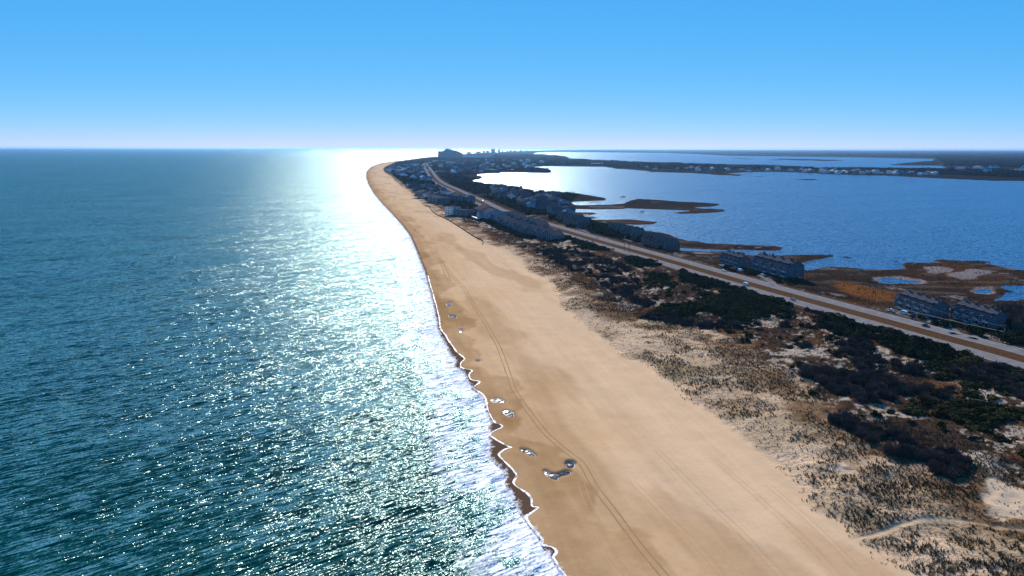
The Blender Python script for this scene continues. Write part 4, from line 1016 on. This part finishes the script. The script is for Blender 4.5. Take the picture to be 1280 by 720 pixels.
# beachfront blocks
def at(px, py, z=3): x, y = W(px, py, z); return x, y
def put(t, px, py, rz, s=1.0, z=3.0):
    x, y = W(px, py, z); t.location = (x, y, ground(x, y)-.1); t.rotation_euler.z = rz; t.scale = (s, s, s) if not isinstance(s, tuple) else s; return t
PRO = {}
def proto(key):
    if key not in PRO:
        wall, roof, kind, w, d, fl, posts, det = key; PRO[key] = [house(*key), False]
    e = PRO[key]
    if not e[1]: e[1] = True; return e[0]
    return copy_tree(e[0])
GB = 'large beachfront houses beyond the dunes'
B = [((538.5,252.3),(552,255),('blue','dark',1,22,9,3,False,True),'wide blue-grey hip-roofed beach house behind the foredune'),
     ((548,249.5),(566,251.8),('blue','blue',2,24,10,4,False,True),'tallest blue-grey shingled block of the beachfront group'),
     ((567,252.6),(577,254.2),('blue','dark',0,18,9,3,True,True),'blue-grey beach block right of the tallest one'),
     ((576,254.4),(586,256),('blue','blue',2,18,9,3,True,True),'grey beach block at the right end of the beachfront group'),
     ((558,268.5),(568,269.8),('white','dark',3,12,8,3,True,True),'white flat-roofed beach house nearest the sand fence'),
     ((568,270),(587,271.5),('blue','dark',3,22,10,2,True,True),'long dark flat-roofed beach house joined beside the white one'),
     ((598,268.5),(607,270.8),('blue','dark',0,14,12,2,True,True),'blue-grey house left of the grey row houses'),
     ((607,272.5),(615,275.5),('pale','dark',2,14,12,2,True,True),'pale blue house just before the grey row houses'),
     ((524,246),(531,247.5),('grey','dark',0,14,11,2,True,True),'small grey beach house at the edge of the far dunes'),
     ((532,247),(539,248.5),('white','dark',1,12,10,2,True,True),'small white-walled beach house next to the dark trees')]
for a, b, key, lab in B:
    t = proto(key); put_front(t, a, b, key[4], 3.0, None, key[3]); s = t.scale[0]; t.scale = (s, s, min(max(s, .8), 1.15)); tag(t, lab, 'house', GB)
# the neighbourhoods: spots are scattered over measured outlines, near ones carry windows, decks and chimneys
used_xy = []
def quarter(poly, n, keys, seed, where, group, size=(.85, 1.25), mind=22, face=None, z=2.5, zoff=0):
    r = np.random.default_rng(seed); Q = np.array(poly, float); out = 0; tries = 0
    P = []
    while out < n and tries < 6000:
        tries += 1
        px = r.uniform(Q[:, 0].min(), Q[:, 0].max()); py = r.uniform(Q[:, 1].min(), Q[:, 1].max())
        if not inside(np.array([px]), np.array([py]), Q)[0]: continue
        x, y = W(px, py, z)
        if any(abs(x-a) < mind and math.hypot(x-a, y-b) < mind*m2 for a, b, m2 in used_xy): continue
        P.append((px, py, x, y)); used_xy.append((x, y, 1)); out += 1
    if not P: return
    XY = np.array([(p[2], p[3]) for p in P]); zt, T_ = terrain(XY[:, 0], XY[:, 1], True)
    PXY = np.array([(p[0], p[1]) for p in P]); qx = np.percentile(PXY[:, 0], [33, 66]); qy = np.percentile(PXY[:, 1], [50])
    names = dict(blue='blue-grey', grey='grey', white='white', tan='tan', brown='brown', pale='pale blue', yellow='pale yellow')
    for (px, py, x, y), zz, dr in zip(P, zt, T_['dR']):
        if zz < .35 or dr < 24: continue
        key = keys[r.integers(len(keys))]; t = proto(key); s = r.uniform(*size)
        rz = (face if face is not None else math.radians(108))+math.radians(90)*r.integers(0, 2)+r.normal(0, .12)
        t.location = (x, y, zz-.1); t.rotation_euler.z = rz; t.scale = (s*r.uniform(.9, 1.2), s, s*r.uniform(.9, 1.15))
        hx = 'left' if px < qx[0] else 'right' if px > qx[1] else 'middle'; vv = 'near' if py > qy[0] else 'far'
        rf = {0: 'gabled', 1: 'hip-roofed', 2: 'cross-gabled', 3: 'flat-roofed'}[key[2]]
        tag(t, f'{names[key[0]]} {rf} house, {vv} {hx} part of the {where}', 'house', group)
K1 = [('grey', 'dark', 0, 13, 10, 2, True, True), ('blue', 'dark', 2, 13, 10, 2, True, True), ('pale', 'grey', 1, 13, 11, 2, True, True), ('tan', 'brown', 0, 12, 10, 2, True, True), ('white', 'dark', 2, 12, 10, 2, True, True)]
quarter([(612,238),(640,240),(670,247),(700,250),(710,262),(716,272),(700,274),(680,267),(655,260),(632,251),(614,243)], 46, K1, 1101, 'trees between road and bay', 'houses among the trees between the road and the bay', (1.0, 1.35), 19)
quarter([(509,230),(524,233),(560,240),(545,246),(525,242),(508,236)], 14, K1, 1102, 'beachfront beyond the dunes', 'houses on the beachfront beyond the dunes', (1, 1.3), 20)
K2 = [('grey', 'grey', 0, 14, 11, 2, False, False), ('blue', 'grey', 0, 14, 11, 2, False, False), ('white', 'light', 1, 15, 12, 2, False, False), ('white', 'grey', 0, 14, 11, 2, False, False), ('pale', 'light', 3, 18, 12, 1, False, False)]
quarter([(489,210),(520,205),(534,209),(538,218),(548,228),(530,230),(505,225),(492,217)], 52, K2, 1103, 'far town on the seaward side', 'houses of the far town seaward of the road', (1.1, 1.9), 42)
quarter([(542,205),(600,200),(680,201),(690,206),(664,209),(690,213.5),(628,213.5),(595,216.5),(560,218),(548,213)], 80, K2, 1104, 'far town behind the bay', 'houses of the far town behind the bay', (1.1, 2.0), 60)
quarter([(790,209.8),(850,210),(930,212),(1000,211.5),(1000,213.6),(930,214.5),(860,213.5),(800,211.6)], 22, K2, 1105, 'low far shore of the bay', 'houses along the low far shore of the bay', (1.0, 1.6), 70)
quarter([(994,213.5),(1010,213.4),(1070,214.5),(1110,216),(1180,217),(1160,219),(1105,218.3),(1062,217.6),(1000,216.2)], 62, [K2[2], K2[0], K2[3], K2[1]], 1106, 'village on the far bay shore', 'houses of the village on the far bay shore', (1.0, 1.5), 34)
quarter([(1180,211),(1300,210),(1300,216),(1180,216)], 12, K2, 1107, 'far right bay shore', 'houses of the far right bay shore', (1.6, 2.6), 90)
# pale commercial sheds and the long white seafront terrace
def shed(px, py, w, d, h, wall, roof, lab, rz=0, nm='hall'):
    t = house(wall, roof, 3, w, d, max(1, int(h/3)), False, False, nm); x, y = W(px, py, 2); t.location = (x, y, ground(x, y)-.2); t.rotation_euler.z = rz; tag(t, lab, 'building'); return t
for px, py, w, d, h, wl_, rf, lab in [
    (495,210.6,60,22,6,'white','light','uppermost white flat hall of the stack at the beach end of town'), (494.5,213.4,80,24,6,'white','light','middle white flat hall of the stack at the beach end of town'), (496.8,216.2,70,22,6,'pale','light','lowest pale hall of the stack at the beach end of town'),
    (529.5,207.6,60,25,6,'white','light','small white hall left of the far road head'), (531,213.9,105,20,5,'white','light','long white flat roof left of the road, seaward town'), (523.5,217,42,24,6,'white','light','white hall below the long white roof'), (527,223.4,60,16,5,'pale','light','pale flat roof in the dark trees left of the road'),
    (550.5,201.6,110,40,7,'white','light','long white hall right of the far road head'), (555,195.9,90,40,10,'white','light','white building at the foot of the high hotel block'), (544.5,208.4,60,22,6,'white','light','white hall right of the road in the far town'), (554,216,62,22,6,'yellow','light','pale yellow building nearest the woods right of the road'),
    (569,204,60,26,8,'white','light','left one of two small bright halls in the far town'), (573,204,70,26,8,'white','light','right one of two small bright halls in the far town'), (562.5,204.8,50,40,12,'white','light','bright angled building in the middle of the far town'), (583,215.5,60,12,5,'pale','light','pale shed by the small cove'), (612,214,40,18,9,'white','light','left white boathouse on the small peninsula'), (616,214.2,35,16,7,'white','light','right white boathouse on the small peninsula'),
    (746,206.4,70,40,14,'yellow','light','bright white building alone on the far bay shore'), (578,196.6,260,60,18,'white','light','left end of the long white terrace beside the hotel block'), (590,196.6,260,60,16,'pale','light','middle of the long white terrace beside the hotel block'), (603,196.9,240,60,20,'white','light','right end of the long white terrace beside the hotel block')]:
    shed(px, py, w, d, h, wl_, rf, lab)
# the high hotel block and the towers of the resort on the horizon
M_TOWER = shingle('tower_concrete', (.17, .19, .22)); M_TWIN = mat('tower_glazing', (.03, .04, .055), .2, .5)
def tower(px, py, steps, dep, lab, nm='high_rise', bands=True, grp=None):
    """steps: list of (left px, right px, top py)"""
    x, y = W(px, py, 2); t = empty(nm, (x, y, ground(x, y))); D = math.hypot(x, y); k = y/FPX/math.cos(PITCH)
    b = MB(); wn_ = MB(); sc = D/FPX*1.0
    for i, (l, r_, tp) in enumerate(steps):
        h = H-D*math.tan(PITCH+math.atan((tp-360)/FPX)); hh = h-t.location.z; x0 = (l-px)*sc; x1 = (r_-px)*sc
        b.box(x0, x1-.2, -dep/2+i*.9, dep/2-i*.9, -2, hh)
        nf = int(hh/6.4)
        for f in range(nf): wn_.box(x0+1.5, x1-1.5, -dep/2+i*.9-.25, -dep/2+i*.9, 3+f*6.4, 5.2+f*6.4)
    b.build('wall', M_TOWER, t); wn_.build('window_band', M_TWIN, t)
    MB().box((steps[0][0]-px)*sc*.3, (steps[0][0]-px)*sc*.3+dep*.4, -dep*.2, dep*.2, 0, 1).build('penthouse', M_TOWER, t, (dep*.1, 0, max(0, (H-D*math.tan(PITCH+math.atan((min(s[2] for s in steps)-360)/FPX))-t.location.z))))
    return tag(t, lab, 'high-rise', grp)
tower(562, 197.6, [(548,554.5,189.1),(554.5,557,187.7),(557,561.5,186.0),(561.5,565,186.9),(565,571,188.0),(571,575,189.3),(575,578,191)], 60, 'broad stepped hotel block, tallest building beyond the beach', 'hotel')
SK = [(598,191.4,595,601,190.2),(604.3,191,603,606,189.4),(609.5,191,607.5,612,189.5),(616.3,190.8,614,618.8,187.2),(623.6,190.6,622.4,625,187.7),(627.8,190.5,627.2,628.6,188.1),(638.2,190.2,637,639.6,188.2),(643,190,641.5,644.5,188.6),(634,190.4,633,635,189.2),(651,189.9,650,652.4,188.4),(658,189.8,656.5,660,188.8),(667,189.6,666,668,188.7),(677,189.4,675.5,678,188.8),(586,192,583,589,190.9)]
SL_ = ['low broad tower at the left end of the horizon skyline','small tower right of the low broad one','pair-wide low tower left of the highest skyline tower','highest and widest tower of the horizon skyline','narrow tower just right of the highest skyline tower','thinnest tower of the horizon skyline','tower right of the thin one, near the white water','small tower right of mid skyline','tiny tower between the thinnest and mid-skyline towers','lone small tower in the right half of the skyline','low wide tower towards the right end of the skyline','second last small tower of the skyline','last small tower at the right end of the skyline','low block between the hotel and the skyline']
for (px, py, l, r_, tp), lb in zip(SK, SL_): tower(px, py, [(l, r_, tp-.8)], 40, lb, 'high_rise', grp='towers of the resort skyline')

# ------------------------------------------------------------------ vehicles, poles, fence, boats, people
M_TYRE = mat('tyre_rubber', (.02, .02, .02), .9, .1); M_RIM = mat('wheel_rim', (.4, .4, .42), .4, .5); M_LAMP = mat('headlight_glass', (.7, .7, .7), .2, .5); M_TAIL = mat('tail_light', (.35, .01, .01), .3, .5)
PAINT = {k: mat('car_paint_'+k, c, .3, .5) for k, c in dict(white=(.75, .75, .75), black=(.02, .02, .022), silver=(.38, .39, .4), blue=(.03, .06, .16), red=(.3, .02, .02)).items()}
def lathe_wheel(t, x, y, r=.34, w=.24):
    for nm, rr, ww, mm in (('tyre', r, w, M_TYRE), ('rim', r*.62, w+.02, M_RIM)):
        V = []; F = []; n = 14
        for s_ in (-1, 1):
            for i in range(n): V.append((rr*math.cos(6.2832*i/n), s_*ww/2, rr*math.sin(6.2832*i/n)))
        for i in range(n): F.append((i, (i+1) % n, n+(i+1) % n, n+i))
        F.append(tuple(range(n))[::-1]); F.append(tuple(range(n, 2*n)))
        me = bpy.data.meshes.new(nm); me.from_pydata(V, [], F); me.materials.append(mm); o = bpy.data.objects.new(nm, me); C.objects.link(o)
        if nm == 'tyre': par = empty('wheel', (x, y, r)); par.parent = t
        o.parent = par
def loft(sections, name, m, parent):
    """sections: (x, halfwidth bottom, halfwidth top, z0, z1)"""
    V = []; F = []
    for x, a, b, z0, z1 in sections: zm = z0+(z1-z0)*.45; V += [(x, -a, z0), (x, a, z0), (x, (a+b)/2+.04, zm), (x, b, z1), (x, -b, z1), (x, -(a+b)/2-.04, zm)]
    n = len(sections)
    for i in range(n-1):
        for j in range(6): F.append((i*6+j, i*6+(j+1) % 6, (i+1)*6+(j+1) % 6, (i+1)*6+j))
    F.append(tuple(range(6))[::-1]); F.append(tuple((n-1)*6+i for i in range(6)))
    me = bpy.data.meshes.new(name); me.from_pydata(V, [], F); me.materials.append(m); o = bpy.data.objects.new(name, me); C.objects.link(o); o.parent = parent; return o
def car(paint, kind='car'):
    t = empty(kind, (0, 0, 0)); P_ = PAINT[paint]
    if kind == 'van':
        loft([(-2.5, .9, .88, .35, 1.2), (-2.4, .95, .86, .3, 2.05), (1.1, .95, .86, .3, 2.1), (1.75, .95, .85, .3, 1.25), (2.45, .93, .8, .32, 1.1), (2.6, .85, .75, .4, .9)], 'body', P_, t)
        loft([(1.12, .84, .8, 1.25, 2.02), (1.72, .84, .8, 1.2, 1.3)], 'windscreen', M_GLASS, t)
        loft([(-2.2, .97, .9, 1.3, 1.85), (.9, .97, .9, 1.3, 1.85)], 'side_window', M_GLASS, t); xr, xf = -1.6, 1.7
    else:
        loft([(-2.25, .78, .72, .45, .85), (-2.15, .88, .82, .28, 1.0), (-1.2, .9, .84, .22, 1.04), (.7, .9, .84, .22, .98), (1.9, .88, .8, .24, .82), (2.2, .75, .68, .35, .68)], 'body', P_, t)
        loft([(-1.75, .74, .7, .98, 1.0), (-1.05, .76, .62, .98, 1.42), (.1, .76, .62, .98, 1.45), (.95, .74, .68, .95, 1.0)], 'cabin_glass', M_GLASS, t)
        loft([(-.98, .6, .56, 1.42, 1.46), (.08, .6, .56, 1.44, 1.49)], 'roof_panel', P_, t); xr, xf = -1.35, 1.4
    for x in (xr, xf):
        for y in (-.82, .82): lathe_wheel(t, x, y)
    for y in (-.62, .62):
        MB().box((2.42 if kind == 'van' else 2.1), (2.6 if kind == 'van' else 2.2), y-.14, y+.14, .6, .76).build('headlight', M_LAMP, t)
        MB().box((-2.54 if kind == 'van' else -2.26), (-2.44 if kind == 'van' else -2.16), y-.14, y+.14, .7, .88).build('tail_light', M_TAIL, t)
    return t
cars = {}
def put_car(px, py, col, lab, kind='car', head=None, z=RZ+.01, grp='cars on the road'):
    key = (col, kind)
    t = copy_tree(cars[key]) if key in cars else cars.setdefault(key, car(col, kind))
    x, y = W(px, py, z+.6); i = np.argmin(np.hypot(NW[:, 0]-x, NW[:, 1]-y)); i = min(max(i, 1), len(NW)-2); d = NW[i+1]-NW[i-1]
    a = math.atan2(d[1], d[0]); t.location = (x, y, z if z else ground(x, y)); t.rotation_euler.z = a+(math.pi if head else 0) if head in (None, True, False) else head
    tag(t, lab, 'van' if kind == 'van' else 'car', grp); return t
put_car(905, 338.2, 'white', 'white car on the bayside carriageway before the mid-picture apartments', head=True)
put_car(931.5, 355.4, 'white', 'white van on the seaward carriageway above the large thicket', 'van')
put_car(990.8, 374, 'silver', 'silver car on the seaward carriageway at the thicket end')
put_car(1157.5, 407, 'black', 'black car on the bayside carriageway before the blue-grey apartments', head=True)
put_car(747, 297, 'silver', 'small silver car on the bayside carriageway near the row houses', head=True)
for i, (px, py, c, lb, hd) in enumerate([(553,227.5,'white','white car on the far road just past the bend',False),(541,214.5,'black','black car between the carriageways of the far town',True),(543.5,219,'blue','blue car near the road bend at the town edge',True),(538,209.5,'black','black car on the farthest visible road stretch',True),(540.5,211.5,'silver','silver car on the farthest visible road stretch',False),(603,250.5,'silver','silver car on the road beside the pale blue houses',True),(668,275,'white','white car on the road beside the grey row houses',True)]):
    put_car(px, py, c, lb, head=hd)
PG = 'cars parked before the apartments'
def parked(px, py, c, lb, h=None, kind='car'):
    x, y = W(px, py, 3); g = ground(x, y)+.08; put_car(px, py, c, lb, kind, head=h, z=g, grp=PG)
parked(1113,387.3,'white','white car parked at the left end of the blue-grey apartments'); parked(1129,391,'white','white van parked before the left blue-grey apartments', None, 'van')
parked(1140,394.5,'blue','dark blue car parked before the left blue-grey apartments'); parked(1174,402,'white','white car parked between the two blue-grey apartment buildings'); parked(1186,407,'silver','silver car parked where the apartment driveway meets the road')
parked(1260,413.5,'silver','silver car parked beyond the utility pole at the right edge'); parked(1275,411,'white','white van parked at the very right edge', None, 'van'); parked(1271,419.5,'black','black car parked at the right edge, nearest the pole'); parked(1277,423,'blue','blue car parked at the right edge, nearest the road')
parked(904,332.2,'white','white car parked before the shorter mid-picture apartments'); parked(924,338,'white','white van parked between the mid-picture apartments', None, 'van'); parked(952.5,343.2,'white','white car parked before the longer mid-picture apartments'); parked(957,345,'black','black car parked before the longer mid-picture apartments')

M_POLE = mat('creosoted_pole', (.075, .06, .05), .9, .1); M_INS = mat('insulator', (.5, .5, .5), .4, .5); M_WIRE = mat('overhead_wire', (.35, .30, .22), .6, .4)
def pole(h):
    t = empty('utility_pole', (0, 0, 0)); MB().cyl(0, 0, -.5, h, .19, .12, 10).build('pole', M_POLE, t)
    for z in (h-.5, h-1.5): MB().box(-1.2, 1.2, -.06, .06, z, z+.14).build('crossarm', M_POLE, t)
    for x in (-1.1, -.4, .4, 1.1): MB().cyl(x, 0, h-.36, h-.14, .06, .04, 6).build('insulator', M_INS, t)
    MB().cyl(.32, 0, h-3.2, h-2.3, .2, .2, 8).build('transformer', M_INS, t)
    return t
P0 = pole(11.0); pls = []
for i, (px, py, hh, lb) in enumerate([(1252.8,429.5,9.6,'utility pole beside the road at the right edge'),(1093,381,12,'utility pole at the edge of the orange marsh'),(786.4,316.8,9,'shorter right pole of the two on the dunes'),(780.4,314,18,'taller left pole of the two on the dunes, seaward of the road'),(893,331,12,'utility pole left of the mid-picture apartments'),(1340,452,10,'')]):
    if not lb: continue
    t = P0 if i == 0 else copy_tree(P0); x, y = W(px, py, 2.4); t.location = (x, y, ground(x, y)); t.scale = (1, 1, hh/11); t.rotation_euler.z = math.radians(20); tag(t, lb, 'utility pole', 'utility poles along the road'); pls.append((x, y, t.location.z+hh))
def wire(a, b, sag, rr=.05, nm='overhead_wire'):
    a = np.array(a); b = np.array(b); V = []; F = []; n = 18
    for i in range(n+1):
        t = i/n; c = a+(b-a)*t; c[2] -= sag*4*t*(1-t); d = (b-a)[:2]; d = d/np.linalg.norm(d)
        for k in range(5): q = k*2*math.pi/5; V.append((c[0]-d[1]*rr*math.cos(q), c[1]+d[0]*rr*math.cos(q), c[2]+rr*math.sin(q)))
    for i in range(n):
        for k in range(5): F.append((i*5+k, i*5+(k+1) % 5, (i+1)*5+(k+1) % 5, (i+1)*5+k))
    return mesh_np(nm, np.array(V), np.array(F), M_WIRE, smooth=True)
a = pls[0]; b = pls[1]
w1 = wire((a[0], a[1], a[2]-3.4), (*W(1118, 383.5, 5.6), 5.6), .5, .085); tag(w1, 'pale cable strung across before the blue-grey apartments', 'cable')
w2 = wire((a[0]+.5, a[1], a[2]-.6), (b[0]+.5, b[1], b[2]-.6), 3.0, .03); tag(w2, 'thin upper wire between the pole by the marsh and the right-edge pole', 'cable')
t = copy_tree(P0); x, y = W(1118, 392, 2); t.location = (x, y, ground(x, y)); t.scale = (.8, .8, 4.6/11); tag(t, 'short pole at the left corner of the blue-grey apartments', 'utility pole', 'utility poles along the road')

# sand fence along the dune foot
M_FENCE = mat('weathered_fence_wood', (.085, .065, .05), .9, .1)
def sand_fence(px, lab):
    P = catmull(WP(px, 2.2), 6); d = np.r_[0, np.cumsum(np.linalg.norm(np.diff(P, axis=0), axis=1))]; L = d[-1]; t0 = np.arange(0, L, .45)
    X_, Y_ = np.interp(t0, d, P[:, 0]), np.interp(t0, d, P[:, 1]); Z_ = terrain(X_, Y_)
    c = (X_[0], Y_[0], Z_[0]); t = empty('sand_fence', c); b = MB()
    for i in range(0, len(t0)-1):
        x, y, z = X_[i]-c[0], Y_[i]-c[1], Z_[i]-c[2]; b.box(x-.13, x+.13, y-.04, y+.04, z-.1, z+1.15)
    b.build('pickets', M_FENCE, t)
    for i in range(0, len(t0), max(1, len(t0)//60)):
        x, y, z = X_[i]-c[0], Y_[i]-c[1], Z_[i]-c[2]; MB().cyl(x, y, z-.4, z+1.5, .09, .08, 6).build('post', M_FENCE, t)
    tag(t, lab, 'fence')
sand_fence([(536,258.5),(541.5,264.8),(546.5,268.5),(556,272.6),(567,279),(578,286),(593,295.7),(603.6,301.5),(602.8,305.6)], 'dark sand fence along the foot of the far dunes')
sand_fence([(531.5,257.3),(534,257.6),(537,257.5)], 'short piece of fence at the beach access before the beach houses')

# boats and docks on the bay
M_HULL = mat('boat_hull', (.08, .08, .09), .4, .4); M_HULLW = mat('boat_hull_white', (.7, .7, .7), .4, .4)
def boat(L=7, m=M_HULL):
    t = empty('motor_boat', (0, 0, 0))
    loft([(-L/2, .95, 1.1, -.2, .8), (0, .95, 1.2, -.25, .85), (L*.3, .6, .9, -.2, .95), (L/2, .05, .12, .2, 1.1)], 'hull', m, t)
    loft([(-.6, .55, .5, .8, 1.9), (.9, .55, .45, .8, 1.8)], 'cabin', M_HULL, t); MB().box(-L/2-.5, -L/2, -.2, .2, 0, 1.2).build('outboard_motor', M_TYRE, t); return t
bt = boat(); 
for i, (px, py, s, lb) in enumerate([(779,246.4,1.6,'dark boat alone on the bay beyond the marsh island'),(802.5,265,1.1,'small dark boat in the channel below the marsh island'),(732,269,1.2,'small boat moored off the marsh spit by the houses')]):
    t = bt if i == 0 else copy_tree(bt); x, y = W(px, py, 0); t.location = (x, y, .02); t.scale = (s, s, s); t.rotation_euler.z = .2*i; tag(t, lb, 'boat', 'boats on the bay')
def dock(px0, px1, lab, w=2.2):
    a = np.array(W(*px0, .8)); b = np.array(W(*px1, .8)); d = b-a; L = np.linalg.norm(d); t = empty('dock', (a[0], a[1], 0), math.atan2(d[1], d[0]))
    MB().box(0, L, -w/2, w/2, .8, 1.0).build('deck', M_WOODP, t); n = max(2, min(14, int(L/5)))
    for i in range(n+1):
        for s_ in (-1, 1): MB().cyl(i*L/n, s_*(w/2+.12), -2, 1.7, .17, .17, 6).build('piling', M_WOODP, t)
    tag(t, lab, 'dock')
dock((735,253),(742,252.6),'left piece of the broken dock row in the cove',4); dock((744,252.6),(750,252.3),'right piece of the broken dock row in the cove',4)
dock((729,270.5),(741,270.4),'dock of the brown-roofed row houses'); dock((987,334.6),(1003,332.6),'dock behind the longer mid-picture apartments'); dock((1166,376),(1172,373.6),'pale landing behind the left blue-grey apartments')

# people walking on the beach, far off
M_SKIN = mat('skin', (.35, .2, .14), .7, .3); M_COATD = mat('dark_coat', (.02, .02, .03), .9, .1); M_COATR = mat('maroon_coat', (.10, .02, .03), .9, .1); M_HAIR = mat('hair', (.03, .02, .015), .8, .2)
def person(px, py, coat, lab, stride=.28, face=0):
    x, y = W(px, py, 1.5); me = bpy.data.meshes.new('person')
    J = [(0, 0, .98), (0, 0, 1.2), (0, .02, 1.42), (0, .02, 1.52), (0, .04, 1.66), (0, .04, 1.76), (-.1, 0, .92), (-.11, stride, .5), (-.11, stride*.9, .06), (-.11, stride*1.35, .03), (.1, 0, .92), (.11, -stride*.4, .5), (.11, -stride*1.2, .08), (.11, -stride*.8, .03),
         (-.2, .02, 1.40), (-.26, -.1, 1.12), (-.25, -.02, .86), (-.25, .02, .76), (.2, .02, 1.40), (.26, .1, 1.12), (.25, .2, .88), (.25, .26, .79)]
    E = [(0, 1), (1, 2), (2, 3), (3, 4), (4, 5), (0, 6), (6, 7), (7, 8), (8, 9), (0, 10), (10, 11), (11, 12), (12, 13), (2, 14), (14, 15), (15, 16), (16, 17), (2, 18), (18, 19), (19, 20), (20, 21)]
    Rd = [.15, .14, .16, .06, .1, .08, .1, .075, .05, .045, .1, .075, .05, .045, .07, .05, .04, .035, .07, .05, .04, .035]
    me.from_pydata(J, E, []); o = bpy.data.objects.new('person', me); C.objects.link(o); o.modifiers.new('skin', 'SKIN'); o.modifiers.new('sub', 'SUBSURF').levels = 1; o.modifiers['sub'].render_levels = 1
    for i, rd in enumerate(Rd): me.skin_vertices[0].data[i].radius = (rd, rd)
    me.skin_vertices[0].data[0].use_root = True; me.materials.append(coat)
    g = ground(x, y); o.location = (x, y, g); o.rotation_euler.z = face
    hd = bmesh.new(); bmesh.ops.create_uvsphere(hd, u_segments=10, v_segments=8, radius=.105); mh = bpy.data.meshes.new('hair'); hd.to_mesh(mh); mh.materials.append(M_HAIR)
    hh = bpy.data.objects.new('hair', mh); C.objects.link(hh); hh.parent = o; hh.location = (0, .025, 1.75); hh.scale = (1, 1.1, .8)
    tag(o, lab, 'person', 'walkers on the far beach')
person(518.2, 288.3, M_COATD, 'person in dark clothes walking on the beach, left of a companion', .26, .3)
person(519.6, 288.1, M_COATR, 'person in maroon coat walking on the beach, right of a companion', .2, .3)
person(478.6, 243.8, M_COATD, 'lone person in dark clothes far up the beach', .28, .1)
